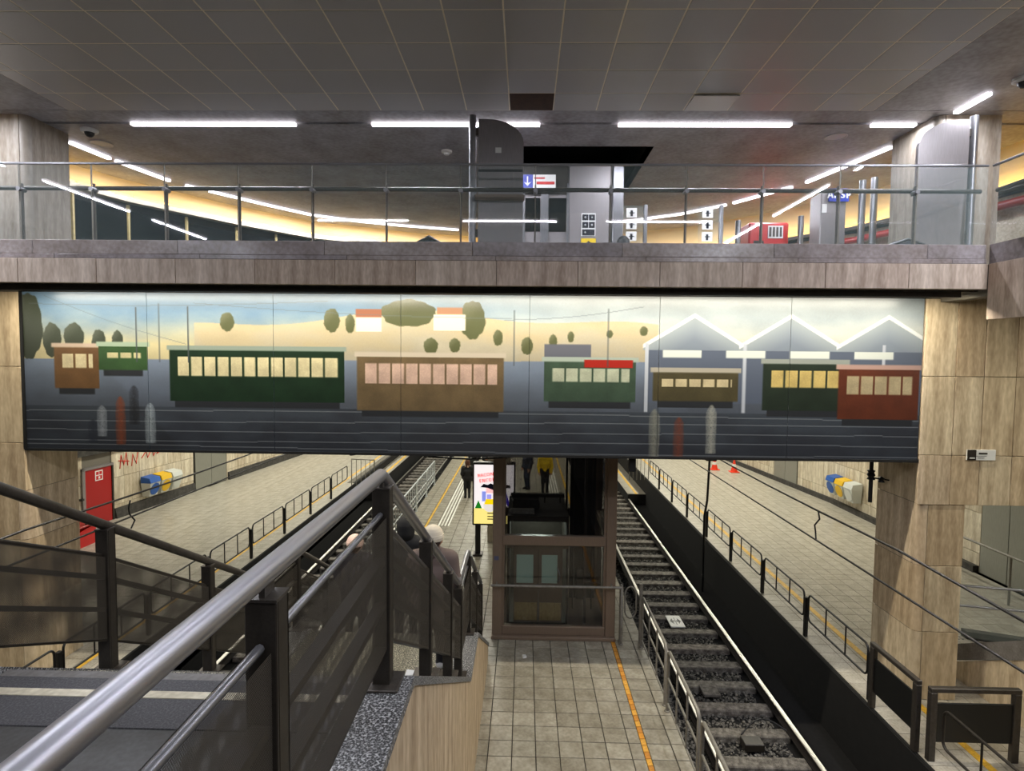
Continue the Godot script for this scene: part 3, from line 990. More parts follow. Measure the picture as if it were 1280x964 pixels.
func lamps() -> void:
	var g := "strips in line along the bridge ceiling"
	for s in [[-5.91, -3.44, "long white ceiling light strip over the left of the mural"], [-2.3, 0.18, "long white ceiling light strip beside the gate with the curved top"], [1.33, 3.84, "long white ceiling light strip in front of the ceiling well"], [4.99, 5.62, "short white light strip running into the right pillar"]]:
		strip(V(s[0], CE, 8.74), V(s[1], CE, 8.74), s[2], UP_E, g)
	strip(V(5.88, CE, 7.72), V(5.88, CE, 8.3), "short light strip running up to the pillar behind the steel gate", UP_E)
	for k in 4:
		strip(V(5.88, CE, 6.9 - k * 3.4), V(5.88, CE, 4.4 - k * 3.4), "white light strip over the side of the void", UP_E, "strips along the void")
		strip(V(-9.6, CE, 7.0 - k * 3.4), V(-9.6, CE, 4.5 - k * 3.4), "white light strip over the left concourse", UP_E, "strips along the left concourse")
	for s in [[-5.3, -3.0], [-1.6, 0.75], [2.0, 4.5]]:
		strip(V(s[0], CE, 0.3), V(s[1], CE, 0.3), "white light strip across the ceiling over the landing", UP_E, "strips over the landing")
	strip(V(-7.7, CE, 5.4), V(-7.7, CE, 7.9), "white light strip running up to the left pillar", UP_E)
	var arc_l := [Vector2(-7.45, 9.5), Vector2(-7.36, 10.28), Vector2(-7.34, 10.4), Vector2(-7.1, 11.59), Vector2(-6.95, 11.9), Vector2(-6.85, 12.1), Vector2(-6.7, 12.3), Vector2(-6.0, 13.4), Vector2(-5.28, 14.39), Vector2(-4.3, 15.05), Vector2(-3.34, 15.5), Vector2(-1.85, 16.02)]
	for seg in [[0, 1], [2, 3], [4, 5], [6, 7], [7, 8], [8, 9], [9, 10], [10, 11]]:
		var a: Vector2 = arc_l[seg[0]]
		var b: Vector2 = arc_l[seg[1]]
		strip(V(a.x, CE, a.y).lerp(V(b.x, CE, b.y), 0.006), V(b.x, CE, b.y).lerp(V(a.x, CE, a.y), 0.006), "light strip in the curved row over the dark shop fronts", UP_E * 0.6, "curved row of strips on the left")
	var arc_r := [Vector2(5.83, 9.62), Vector2(5.4, 11.55), Vector2(5.27, 11.85), Vector2(4.55, 13.1), Vector2(4.45, 13.25), Vector2(3.66, 14.14), Vector2(2.2, 15.1)]
	for seg in [[0, 1], [2, 3], [4, 5], [5, 6]]:
		var a: Vector2 = arc_r[seg[0]]
		var b: Vector2 = arc_r[seg[1]]
		strip(V(a.x, CE, a.y).lerp(V(b.x, CE, b.y), 0.006), V(b.x, CE, b.y).lerp(V(a.x, CE, a.y), 0.006), "light strip in the curved row over the red ticket machine", UP_E * 0.6, "curved row of strips on the right")
	# lamp trough at the back of the beam, washing the mural
	var t := thing("mural_light", "hidden lamp trough under the bridge beam lighting the mural from above", "light", V(-0.9, SOFF, 7.8))
	bx("trough_front", M.steel_dark, t, -7.4, 5.66, 5.80, 5.93, 7.73, 7.76)
	bx("trough_top", M.steel_dark, t, -7.4, 5.66, 5.93, 5.96, 7.73, 8.0)
	var st := mb()
	box(st, -7.3, 5.6, 5.86, 5.9, 7.82, 7.86)
	build(st, "tube_light", M.hall_tube, t)
	for k in 5:
		area(V(-7.3 + 12.9 * (k + 0.5) / 5.0, 5.85, 7.84), Vector2(12.9 / 5.0, 0.05), 10.5, Color(1.0, 0.96, 0.88), facing(Vector3(0, -1.0, -0.1), Vector3.RIGHT))
	# hall lamps over the three platforms
	for r in [[-8.9, 6.5, "left platform"], [7.6, 6.5, "right platform"], [-1.75, 5.0, "island platform"]]:
		for k in 3:
			var z0 := 14.2 + k * 8.0
			var l := thing("hall_light", "long fluorescent fitting under the soffit above the %s" % r[2], "light", V(r[0], SOFF - 0.12, z0 + 3.5), "fluorescent rows over the " + r[2])
			bx("housing", M.white, l, r[0] - 0.12, r[0] + 0.12, SOFF - 0.1, SOFF - 0.025, z0, z0 + 7.0)
			bx("tube_light", M.hall_tube, l, r[0] - 0.08, r[0] + 0.08, SOFF - 0.13, SOFF - 0.1, z0 + 0.05, z0 + 6.95)
			area(V(r[0], SOFF - 0.15, z0 + 3.5), Vector2(6.9, 0.16), 7.0 * r[1], WARM, facing(Vector3.DOWN, Vector3.BACK))
	# near ends: unseen fittings added to brighten the wall faces and pillars
	for r in [[-10.2, 15.0], [8.3, 15.0]]:
		var l := thing("hall_light", "added unseen fitting brightening the near wall faces and pillars", "light", V(r[0], SOFF - 0.12, 5.5), "added near fittings")
		bx("housing", M.white, l, r[0] - 0.12, r[0] + 0.12, SOFF - 0.1, SOFF - 0.025, 3.0, 7.0)
		bx("tube_light", M.hall_tube, l, r[0] - 0.08, r[0] + 0.08, SOFF - 0.13, SOFF - 0.1, 3.05, 6.95)
		area(V(r[0], SOFF - 0.15, 5.0), Vector2(3.9, 0.16), r[1], WARM, facing(Vector3.DOWN, Vector3.BACK))

# ------------------------------------------------------------------ mural: a plain generic landscape in the colours of the painted wall
var mim: Image
func mx(x: float) -> int: return int((x - 30.0) * 2048.0 / 1122.0)
func my(y: float) -> int: return int((y - 367.0) * 368.0 / 201.0)

func mrect(x0: float, y0: float, x1: float, y1: float, c: Color) -> void:
	mim.fill_rect(Rect2i(mx(x0), my(y0), maxi(1, mx(x1) - mx(x0)), maxi(1, my(y1) - my(y0))), c)

func mblob(x: float, y: float, rx: float, ry: float, c: Color, ragged := 0.15) -> void:
	var ph := rng.randf() * TAU
	for j in range(my(y - ry * 1.2), my(y + ry * 1.2)):
		for i in range(mx(x - rx * 1.2), mx(x + rx * 1.2)):
			if i < 0 or j < 0 or i >= 2048 or j >= 368: continue
			var u := (i * 1122.0 / 2048.0 + 30.0 - x) / rx
			var v := (j * 201.0 / 368.0 + 367.0 - y) / ry
			var a := atan2(v, u)
			var e := 1.0 + ragged * (sin(a * 5.0 + ph) * 0.4 + sin(a * 11.0 + ph * 2.0) * 0.35)
			if u * u + v * v < e:
				mim.set_pixel(i, j, c.lightened(clampf(-u * 0.06 - v * 0.08 + rng.randf_range(-0.02, 0.02), 0.0, 0.2)))

func mural() -> void:
	mim = Image.create(2048, 368, false, Image.FORMAT_RGB8)
	var nz := FastNoiseLite.new()
	nz.seed = 4; nz.frequency = 0.006; nz.fractal_octaves = 4
	for j in 368:
		var y := j * 201.0 / 368.0 + 367.0
		for i in 2048:
			var x := i * 1122.0 / 2048.0 + 30.0
			var n := nz.get_noise_2d(i, j * 2.0)
			# sky: blue-grey paling to yellow at the painted horizon
			var c := Color(0.34, 0.43, 0.51).lerp(Color(0.57, 0.54, 0.42), clampf((y - 388.0) / 50.0 + n * 0.25, 0.0, 1.0))
			c = c.lerp(Color(0.56, 0.57, 0.56), clampf((x - 450.0) / 400.0, 0.0, 0.7))
			# sandy hill
			var hill := 405.0 - 14.0 * sin((x - 300.0) / 160.0) + 6.0 * sin(x / 47.0) + (40.0 if x < 250.0 else 0.0)
			if y > hill and x > 235.0 and x < 830.0:
				c = Color(0.56, 0.52, 0.42).lerp(Color(0.5, 0.48, 0.42), clampf((y - hill) / 50.0 + n, 0.0, 1.0))
			if y > 452.0 - (x - 30.0) * 0.004:
				c = Color(0.36, 0.4, 0.46).lerp(Color(0.24, 0.26, 0.29), clampf((y - 452.0) / 60.0 + n * 0.4, 0.0, 1.0))
			if y > 512.0:
				c = Color(0.2, 0.22, 0.245).lerp(Color(0.15, 0.16, 0.18), clampf((y - 512.0) / 50.0 + n, 0.0, 1.0))
			var k := 1.0 + n * 0.09 + rng.randf_range(-0.025, 0.025)
			mim.set_pixel(i, j, Color(c.r * k, c.g * k, c.b * k))
	# thin pale lines across the dark ground
	for y in [518.0, 529.0, 541.0, 554.0, 564.0]:
		for i in 2048:
			var jj := my(y + 2.5 * sin(i * 0.0021 + y)) 
			if jj >= 0 and jj < 368: mim.set_pixel(i, jj, Color(0.5, 0.52, 0.53))
	# wooded left edge and round trees
	for p in [[38, 410, 18, 42], [68, 428, 12, 22], [96, 424, 13, 18], [128, 430, 9, 16], [152, 428, 7, 13]]:
		mblob(p[0], p[1], p[2], p[3], Color(0.17, 0.19, 0.15))
	for p in [[292, 403, 9, 12], [424, 400, 10, 15], [447, 404, 6, 12], [520, 390, 34, 17], [600, 398, 16, 24], [548, 431, 9, 10], [578, 430, 7, 9], [632, 420, 6, 10], [668, 430, 7, 11], [700, 424, 5, 9], [722, 418, 4, 7], [812, 410, 5, 6], [770, 414, 4, 5]]:
		mblob(p[0], p[1], p[2], p[3], Color(0.25, 0.26, 0.17))
	# pale and dark building shapes without detail
	mrect(455, 396, 487, 414, Color(0.64, 0.62, 0.58)); mrect(455, 386, 487, 396, Color(0.45, 0.28, 0.2))
	mrect(552, 392, 592, 412, Color(0.62, 0.61, 0.57)); mrect(556, 383, 588, 392, Color(0.5, 0.36, 0.27))
	mrect(690, 428, 748, 450, Color(0.28, 0.29, 0.32))
	mrect(815, 428, 1152, 500, Color(0.26, 0.29, 0.34))
	for q in 3:
		var x0 := 812.0 + q * 118.0
		for i in range(mx(x0), mini(2048, mx(x0 + 126.0))):
			var x := i * 1122.0 / 2048.0 + 30.0
			var top := 388.0 + absf(x - x0 - 62.0) * 0.62
			for j in range(maxi(0, my(top)), my(434.0)):
				mim.set_pixel(i, j, Color(0.68, 0.69, 0.68) if j < my(top + 5.0) else Color(0.46, 0.49, 0.5).lerp(Color(0.36, 0.39, 0.43), clampf((j - my(top)) / 60.0, 0.0, 1.0)))
	for x in [815.0, 935.0, 1104.0]:
		mrect(x, 425, x + 4, 512, Color(0.55, 0.57, 0.6))
	for k in 4: mrect(836 + k * 78.0, 434, 884 + k * 78.0, 443, Color(0.62, 0.64, 0.62))
	# long low coloured blocks
	for b in [[70, 438, 128, 490, Color(0.34, 0.25, 0.16), Color(0.66, 0.62, 0.5)], [128, 436, 190, 466, Color(0.17, 0.26, 0.15), Color(0.6, 0.58, 0.44)], [218, 440, 440, 505, Color(0.09, 0.15, 0.1), Color(0.66, 0.63, 0.5)], [456, 446, 640, 514, Color(0.33, 0.28, 0.2), Color(0.62, 0.53, 0.48)], [690, 450, 804, 500, Color(0.19, 0.25, 0.2), Color(0.55, 0.57, 0.5)], [825, 462, 930, 498, Color(0.24, 0.22, 0.15), Color(0.62, 0.58, 0.46)], [960, 450, 1062, 508, Color(0.12, 0.15, 0.12), Color(0.62, 0.55, 0.34)], [1052, 456, 1150, 518, Color(0.3, 0.15, 0.1), Color(0.56, 0.51, 0.4)]]:
		mrect(b[0], b[1], b[2], b[3], b[4])
		mrect(b[0] + 8, b[1] + 8, b[2] - 8, b[1] + (b[3] - b[1]) * 0.5, b[5])
		var wx: float = b[0] + 8
		while wx < b[2] - 10:
			mrect(wx, b[1] + 8, wx + 2.5, b[1] + (b[3] - b[1]) * 0.5, b[4])
			wx += 17.0
		for i in range(mx(b[0]), mini(2047, mx(b[2]))):
			for j in range(my(b[1]), mini(367, my(b[3]))):
				mim.set_pixel(i, j, mim.get_pixel(i, j) * (0.9 + 0.2 * rng.randf() * rng.randf() + 0.12 * nz.get_noise_2d(i * 3.0, j * 3.0)))
		mrect(b[0] - 3, b[1] - 6, b[2] + 3, b[1], b[4].lightened(0.35))
		mrect(b[0] + 6, b[3], b[2] - 6, b[3] + 8, Color(0.13, 0.14, 0.15))
	mrect(740, 447, 800, 457, Color(0.48, 0.11, 0.08))
	for x in [176.0, 205.0, 242.0, 652.0, 768.0]:
		mrect(x, 380 + fmod(x, 17.0), x + 1.4, 456, Color(0.22, 0.24, 0.25))
	for q in [[40, 382, 420, 376], [60, 372, 240, 432], [250, 380, 650, 396], [640, 398, 812, 380]]:
		for i in range(mx(q[0]), mx(q[2])):
			var u := (i - mx(q[0])) / float(mx(q[2]) - mx(q[0]))
			mim.set_pixel(i, clampi(my(lerpf(q[1], q[3], u) + 4.0 * sin(u * PI)), 0, 366), Color(0.3, 0.33, 0.35))
	# upright brush strokes near the lower edge
	for p in [[118, 530, 30, Color(0.13, 0.14, 0.17)], [130, 512, 40, Color(0.5, 0.52, 0.54)], [154, 500, 62, Color(0.46, 0.21, 0.12)], [172, 486, 50, Color(0.11, 0.11, 0.12)], [192, 508, 52, Color(0.56, 0.6, 0.62)], [828, 508, 60, Color(0.47, 0.47, 0.42)], [858, 518, 50, Color(0.4, 0.19, 0.13)], [898, 502, 62, Color(0.6, 0.6, 0.55)]]:
		var hgt: float = p[2]
		for j in range(my(p[1]), mini(368, my(p[1] + hgt))):
			var u := (j - my(p[1])) / float(my(p[1] + hgt) - my(p[1]))
			var w := 6.5 * minf(1.0, sqrt(u * 6.0 + 0.05)) * (1.0 + 0.05 * sin(u * 7.0 + p[0]))
			for i in range(mx(p[0] - w), mx(p[0] + w)):
				if rng.randf() < 0.93:
					mim.set_pixel(i, j, mim.get_pixel(i, j).lerp((p[3] as Color) * (1.0 + rng.randf_range(-0.06, 0.06)), 0.7 * (1.0 - 0.5 * absf(i - mx(p[0])) / maxf(1.0, mx(p[0] + w) - mx(p[0])))))
	mim.resize(1024, 184, Image.INTERPOLATE_TRILINEAR)
	mim.resize(2048, 368, Image.INTERPOLATE_CUBIC)
	mim.generate_mipmaps()
	var m := StandardMaterial3D.new()
	m.albedo_texture = ImageTexture.create_from_image(mim)
	m.roughness = 0.28
	var t := thing("mural", "long painted landscape mural with dark street ground hung across the tracks", "mural", V(-0.88, 3.54, 8.4))
	bx("support_frame", M.black_paint, t, -7.4, 5.66, 3.5, 5.86, 8.43, 8.62)
	var n := 7
	for k in n:
		var x0 := -7.39 + 13.04 * k / n
		var x1 := -7.39 + 13.04 * (k + 1) / n
		var st := mb()
		var y0 := 3.545
		var y1 := 5.85
		var g := 0.003
		var uv := [Vector2(float(k) / n, 1), Vector2(float(k + 1) / n, 1), Vector2(float(k + 1) / n, 0), Vector2(float(k) / n, 0)]
		var ps := [V(x0 + g, y0, 8.4), V(x1 - g, y0, 8.4), V(x1 - g, y1, 8.4), V(x0 + g, y1, 8.4)]
		for f in [[0, 2, 1], [0, 3, 2]]:
			for i in f:
				st.set_normal(Vector3(0, 0, 1)); st.set_uv(uv[i]); st.add_vertex(ps[i])
		# edges of the board
		var bk := V(0, 0, 0.03)
		for i in 4:
			var a: Vector3 = ps[i]
			var b: Vector3 = ps[(i + 1) % 4]
			var nn: Vector3 = [Vector3.DOWN, Vector3.RIGHT, Vector3.UP, Vector3.LEFT][i]
			st.set_uv(uv[i])
			quad(st, a, b, b + bk, a + bk, nn)
		build(st, "painted_panel", m, t)
	bx("edge_frame", M.black_paint, t, -7.41, -7.37, 3.53, 5.86, 8.38, 8.45)
	bx("lower_frame", M.black_paint, t, -7.4, 5.66, 3.51, 3.545, 8.385, 8.45)

# ------------------------------------------------------------------ lift between platform and concourse
func lift() -> void:
	var t := thing("lift_shaft", "bronze framed glass lift shaft standing on the island platform", "lift", V(0.55, 0, 11.0))
	var X0 := -0.53
	var X1 := 1.63
	for p in [[X0, 10.0], [X1 - 0.17, 10.0], [X0, 11.83], [X1 - 0.17, 11.83]]:
		bx("corner_post", M.bronze, t, p[0], p[0] + 0.17, 0.0, SOFF, p[1], p[1] + 0.17, 0.008)
	for z in [10.0, 11.85]:
		for yy in [[0.06, 0.21], [1.66, 1.83], [3.6, 3.78]]:
			bx("cross_beam", M.bronze, t, X0 + 0.17, X1 - 0.17, yy[0], yy[1], z + 0.02, z + 0.13, 0.008)
	for x in [X0, X1 - 0.15]:
		for yy in [[0.06, 0.21], [1.66, 1.83], [3.6, 3.78]]:
			bx("side_beam", M.bronze, t, x + 0.02, x + 0.13, yy[0], yy[1], 10.17, 11.83, 0.008)
	bx("sill", M.bronze, t, X0 - 0.01, X1 + 0.01, 0.0, 0.06, 9.93, 12.02, 0.008)
	for e in [[X0 + 0.17, X0 + 0.21], [X1 - 0.21, X1 - 0.17]]:
		for yy in [[0.21, 1.66], [1.83, 3.6]]:
			bx("glazing_bead", M.bronze, t, e[0], e[1], yy[0], yy[1], 10.04, 10.12)
	for yy in [[0.21, 1.66], [1.83, 3.6], [3.78, SOFF]]:
		bx("front_pane", M.dark_glass, t, X0 + 0.17, X1 - 0.17, yy[0], yy[1], 10.07, 10.09)
		bx("rear_pane", M.dark_glass, t, X0 + 0.17, X1 - 0.17, yy[0], yy[1], 11.9, 11.92)
		bx("side_pane", M.dark_glass, t, X1 - 0.09, X1 - 0.07, yy[0], yy[1], 10.17, 11.83)
		bx("side_pane", M.dark_glass, t, X0 + 0.07, X0 + 0.09, yy[0], yy[1], 10.17, 11.83)
	# guide rails, counterweight screen and cables
	bx("guide_rail", M.steel_grey, t, 1.12, 1.17, 0.0, SOFF, 10.5, 10.55)
	bx("guide_rail", M.steel_dark, t, 0.86, 0.9, 0.0, SOFF, 11.7, 11.74)
	bx("counterweight_screen", M.black_board, t, 0.92, 1.42, 0.2, SOFF, 11.3, 11.36)
	bx("control_box", M.steel_dark, t, 0.98, 1.12, 0.55, 1.1, 10.4, 10.5, 0.008)
	bx("bracket", M.steel_dark, t, 1.05, 1.42, 0.78, 0.83, 10.45, 10.5)
	var st := mb()
	for x in [0.95, 1.3]:
		tube(st, [V(x, 0.2, 10.8), V(x, SOFF, 10.8)], 0.012, 6)
		build(st, "cable", M.black_paint, t)
		st = mb()
	# cabin
	var c := thing("lift_cabin", "dark lift cabin with two pale windows parked inside the glass shaft", "lift cabin", V(0.3, 0.1, 11.0))
	bx("floor", M.steel_dark, c, -0.28, 0.82, 0.1, 0.18, 10.25, 11.75)
	bx("roof", M.steel_dark, c, -0.28, 0.82, 2.02, 2.12, 10.25, 11.75)
	bx("side_wall", M.steel_dark, c, -0.28, -0.24, 0.18, 2.02, 10.25, 11.75)
	bx("side_wall", M.steel_dark, c, 0.78, 0.82, 0.18, 2.02, 10.25, 11.75)
	bx("rear_wall", M.steel_dark, c, -0.24, 0.78, 0.18, 2.02, 11.71, 11.75)
	bx("front_frame", M.bronze, c, -0.28, 0.82, 1.55, 1.62, 10.2, 10.25)
	for q in [[-0.14, 0.26], [0.31, 0.69]]:
		var d := bx("door_leaf", M.bronze, c, q[0] - 0.02, q[1] + 0.02, 0.2, 1.55, 10.21, 10.245, 0.004)
		bx("door_window", M.frost, d, q[0] + 0.03, q[1] - 0.07, 0.92, 1.43, 10.2, 10.212)
		bx("kick_plate", M.beige, d, q[0], q[1], 0.24, 0.56, 10.2, 10.212)
	st = mb()
	tube(st, [V(0.62, 0.96, 10.2), V(0.64, 0.99, 10.14), V(0.66, 1.08, 10.13), V(0.64, 1.17, 10.14), V(0.62, 1.2, 10.2)], 0.012, 8)
	build(st, "door_handle", M.rail_tube, c)
	# machinery on the cabin roof
	bx("added_cabin_light", glow(Color(0.9, 1.0, 0.95), 1.5), c, 0.0, 0.5, 2.0, 2.018, 10.7, 11.3)  # unseen lamp added inside the cabin to brighten the door windows
	area(V(0.25, 1.98, 11.0), Vector2(0.5, 0.6), 5.0, Color(0.92, 1.0, 0.96), down())
	bx("roof_motor", M.steel_grey, c, -0.2, 0.3, 2.12, 2.3, 10.7, 11.2, 0.02)
	bx("roof_beam", M.steel_grey, c, -0.24, 0.78, 2.3, 2.36, 10.9, 11.0)
	bx("roof_case", M.galv, c, -0.24, 0.2, 2.12, 2.2, 10.35, 10.5, 0.01)
	for k in 4:
		bx("roof_strut", M.steel_dark, c, -0.2 + k * 0.3, -0.17 + k * 0.3, 2.12, 2.32, 11.2, 11.25)
	# guard tube in front of the glass
	var h := thing("guard_rail", "straight grey tube fixed across the front of the lift glass", "handrail", V(0.55, 1.0, 9.9))
	st = mb()
	tube(st, [V(-0.55, 1.0, 9.86), V(1.72, 1.0, 9.86)], 0.022, 10)
	build(st, "tube", M.galv, h)
	for x in [-0.45, 1.55]:
		st = mb()
		tube(st, [V(x, 1.0, 9.86), V(x, 1.0, 10.0)], 0.014, 8)
		build(st, "bracket", M.galv, h)
	var sk := mb()
	box(sk, -0.5, -0.42, 1.4, 1.47, 9.992, 9.999)
	build(sk, "sticker", mat(Color(0.3, 0.32, 0.42), 0.5), t)

# ------------------------------------------------------------------ stairs
const PITCH := 0.571
func walk(z: float) -> float:
	# stair line (nosings)
	if z < 2.83: return 3.38
	if z < 6.05: return 3.38 - (z - 2.83) * PITCH
	if z < 7.05: return 1.54
	return maxf(0.0, 1.54 - (z - 7.05) * PITCH)

func stairs() -> void:
	var t := thing("staircase", "stone staircase with travertine flank descending to the island platform", "staircase", V(-1.7, 0, 6.0))
	# landing: rough granite border with a pale nosing strip
	bx("landing_slab", M.landing, t, -3.1, -0.62, 3.1, 3.345, -6.0, 2.42)
	bx("landing_border", M.landing_rough, t, -3.1, -0.62, 3.1, 3.35, 2.424, 2.8)
	bx("nosing_strip", M.cream, t, -3.0, -0.8, 3.35, 3.354, 2.64, 2.695)
	bx("landing_edge", M.step_plain, t, -3.1, -0.62, 3.05, 3.35, 2.8, 2.86)
	var step := func(y: float, z: float, d: float) -> void:
		bx("step", M.step, t, -2.86, -0.62, y - 0.172, y, z, z + d + 0.02, 0.006)
	for k in 10:
		step.call(3.345 - 0.167 * (k + 1), 2.86 + 0.293 * k, 0.293)
	bx("middle_landing", M.step, t, -2.86, -0.62, 1.3, 1.51, 5.79, 7.05)
	for k in 8:
		step.call(1.51 - 0.168 * (k + 1), 7.05 + 0.293 * k, 0.293)
	# flanks (travertine) and granite coping on both sides
	for e in [[-0.62, -0.55], [-2.95, -2.86]]:
		var st := mb()
		var x: float = e[0]
		prism(st, [V(x, 0, -6), V(x, 3.36, -6), V(x, 3.36, 2.83), V(x, 1.52, 6.05), V(x, 1.52, 7.05), V(x, 0.25, 9.28), V(x, 0, 9.28)], V(e[1] - e[0], 0, 0))
		build(st, "flank_wall", M.trav[2] if x > -1 else M.trav[0], t)
		st = mb()
		var cx0: float = minf(e[0], e[1]) - (0.2 if x > -1 else 0.0)
		var cx1: float = maxf(e[0], e[1]) + (0.0 if x > -1 else 0.2)
		var line := [[-6.0, 3.38], [2.83, 3.38], [6.05, 1.54], [7.05, 1.54], [9.3, 0.26]]
		for i in range(line.size() - 1):
			var a = line[i]
			var b = line[i + 1]
			hexa(st, [V(cx0, a[1] - 0.05, a[0]), V(cx1 + 0.012, a[1] - 0.05, a[0]), V(cx1 + 0.012, a[1], a[0]), V(cx0, a[1], a[0]), V(cx0, b[1] - 0.05, b[0]), V(cx1 + 0.012, b[1] - 0.05, b[0]), V(cx1 + 0.012, b[1], b[0]), V(cx0, b[1], b[0])])
			build(st, "coping", M.granite, t)
			st = mb()
	# body under the flights
	var st2 := mb()
	prism(st2, [V(-2.86, 0, -6), V(-2.86, 3.1, -6), V(-2.86, 3.1, 2.7), V(-2.86, 1.2, 6.0), V(-2.86, 1.2, 7.0), V(-2.86, 0, 9.0)], V(2.24, 0, 0))
	build(st2, "stair_core", M.concrete, t)
	railing("stair_railing", "perforated steel railing with thick tube handrail beside the island void", -0.68, [-2.3, -1.05, 0.22, 1.5, 2.76, 4.0, 5.2, 6.05, 7.05, 8.1, 9.15], -5.0, false)
	railing("stair_railing", "perforated steel railing with tube handrail on the left platform side of the stairs", -2.82, [-2.3, -1.05, 0.22, 1.5, 2.55, 3.8, 5.05, 6.05, 7.05, 8.1, 9.15], -5.0, true)

func railing(called: String, label: String, x: float, posts: Array, zstart: float, left: bool) -> void:
	var t := thing(called, label, "railing", V(x, 3.35, 2.0))
	# handrail
	var pts := []
	for p in [[zstart, 4.42], [2.72, 4.42], [2.79, 4.39], [6.0, 2.59], [6.1, 2.56], [6.98, 2.56], [7.06, 2.55], [9.3, 1.27], [9.36, 1.2]]:
		pts.append(V(x, p[1], p[0]))
	var st := mb()
	tube(st, pts, 0.031, 20)
	build(st, "handrail", M.rail_tube if not left else M.steel_grey, t)
	for i in posts.size():
		var z: float = posts[i]
		var y := walk(z)
		st = mb()
		# channel shaped post
		cbox(st, x - 0.042, x + 0.042, y + 0.005, y + 0.97, z - 0.04, z - 0.028, 0.003)
		cbox(st, x - 0.042, x - 0.03, y + 0.005, y + 0.97, z - 0.028, z + 0.04, 0.003)
		cbox(st, x + 0.03, x + 0.042, y + 0.005, y + 0.97, z - 0.028, z + 0.04, 0.003)
		cbox(st, x - 0.042, x + 0.042, y + 0.005, y + 0.97, z + 0.028, z + 0.04, 0.003)
		var post := build(st, "post", M.steel_dark, t)
		bx("base_plate", M.steel_grey, post, x - 0.09, x + 0.09, y, y + 0.015, z - 0.09, z + 0.09, 0.003)
		bx("head_bracket", M.steel_grey, post, x - 0.008, x + 0.008, y + 0.95, y + 1.02, z - 0.03, z + 0.03)
		bx("post_cap", M.steel_grey, post, x - 0.044, x + 0.044, y + 0.97, y + 0.978, z - 0.042, z + 0.042)
		if i == posts.size() - 1: continue
		var z0 := z + 0.045
		var z1: float = posts[i + 1] - 0.045
		var ya := walk(z0)
		var yb := walk(z1)
		if absf(posts[i] - 2.55) < 0.01 or absf(posts[i] - 2.76) < 0.01: ya = 3.38 - maxf(0.0, z0 - 2.83) * PITCH
		var top := 0.85 if absf(ya - yb) < 0.01 else 0.78
		var pl := thing_part(t, "panel")
		for s in [-0.03, 0.03]:
			st = mb()
			face(st, [V(x + s, ya + 0.2, z0), V(x + s, yb + 0.2, z1), V(x + s, yb + top - 0.01, z1), V(x + s, ya + top - 0.01, z0)], V(x - s * 9.0, ya, z0))
			build(st, "perforated_sheet", M.perf, pl)
		for h in [0.2, 0.41, 0.63]:
			st = mb()
			bar(st, V(x, ya + h, z0), V(x, yb + h, z1), 0.05 if h > 0.21 else 0.06, 0.03 if h > 0.21 else 0.012, Vector3.UP)
			build(st, "rib", M.steel_dark, pl)
		st = mb()
		tube(st, [V(x, ya + top, z0), V(x, yb + top, z1)], 0.013, 8)
		build(st, "top_bar", M.inox if not left else M.steel_dark, pl)

# an empty part that only holds sub-parts
func thing_part(t: Node3D, called: String) -> Node3D:
	var o := Node3D.new()
	o.name = called
	t.add_child(o, true)
	return o

# ------------------------------------------------------------------ barriers on the platforms
func hoop(label: String, group: String, x: float, z0: float, z1: float, ybase: float, m: Material, with_posts := true) -> void:
	var t := thing("platform_barrier", label, "barrier", V(x, ybase, z0), group)
	var st := mb()
	var pts := []
	var yb := ybase + 0.33
	var yt := ybase + 0.8
	var r := 0.09
	for c in [[z0 + r + 0.08, yb + r, PI, 1.5 * PI], [z1 - r - 0.08, yb + r, 1.5 * PI, TAU], [z1 - r - 0.08, yt - r, 0.0, 0.5 * PI], [z0 + r + 0.08, yt - r, 0.5 * PI, PI]]:
		for i in 5:
			var a: float = lerpf(c[2], c[3], i / 4.0)
			pts.append(V(x, c[1] + sin(a) * r, c[0] + cos(a) * r))
	tube(st, pts, 0.017, 8, true)
	build(st, "hoop", m, t)
	for k in [1, 2]:
		st = mb()
		var z := lerpf(z0 + 0.08, z1 - 0.08, k / 3.0)
		tube(st, [V(x, yb, z), V(x, yt, z)], 0.012, 6)
		build(st, "bar", m, t)
	if with_posts:
		bx("post", m, t, x - 0.03, x + 0.03, ybase, ybase + 0.72, z0 - 0.035, z0 + 0.035, 0.006)
		for h in [0.38, 0.66]:
			st = mb()
			tube(st, [V(x, ybase + h, z0 + 0.03), V(x, ybase + h, z0 + 0.09)], 0.012, 6)
			build(st, "clip", m, t)

# square framed rail section: posts, top and middle bars along z
func rail_section(called: String, label: String, group: String, x: float, z0: float, z1: float, h: float, m: Material, mids: int, low := 0.12) -> void:
	var t := thing(called, label, "barrier", V(x, 0, z0), group)
	var st := mb()
	tube(st, [V(x, -0.05, z0), V(x, h - 0.05, z0), V(x, h, z0 + 0.06), V(x, h, z1 - 0.06), V(x, h - 0.05, z1), V(x, -0.05, z1)], 0.024, 10)
	build(st, "frame", m, t)
	for yy in [low, h * 0.55]:
		st = mb()
		tube(st, [V(x, yy, z0), V(x, yy, z1)], 0.015, 8)
		build(st, "rail", m, t)
	for k in mids:
		st = mb()
		var z := lerpf(z0, z1, (k + 1.0) / (mids + 1.0))
		tube(st, [V(x, low, z), V(x, h, z)], 0.014, 8)
		build(st, "upright", m, t)
	for z in [z0, z1]:
		st = mb()
		lathe(st, V(x, 0, z), [[0.042, 0.0], [0.042, 0.012], [0.03, 0.02]], 12)
		build(st, "foot", m, t)

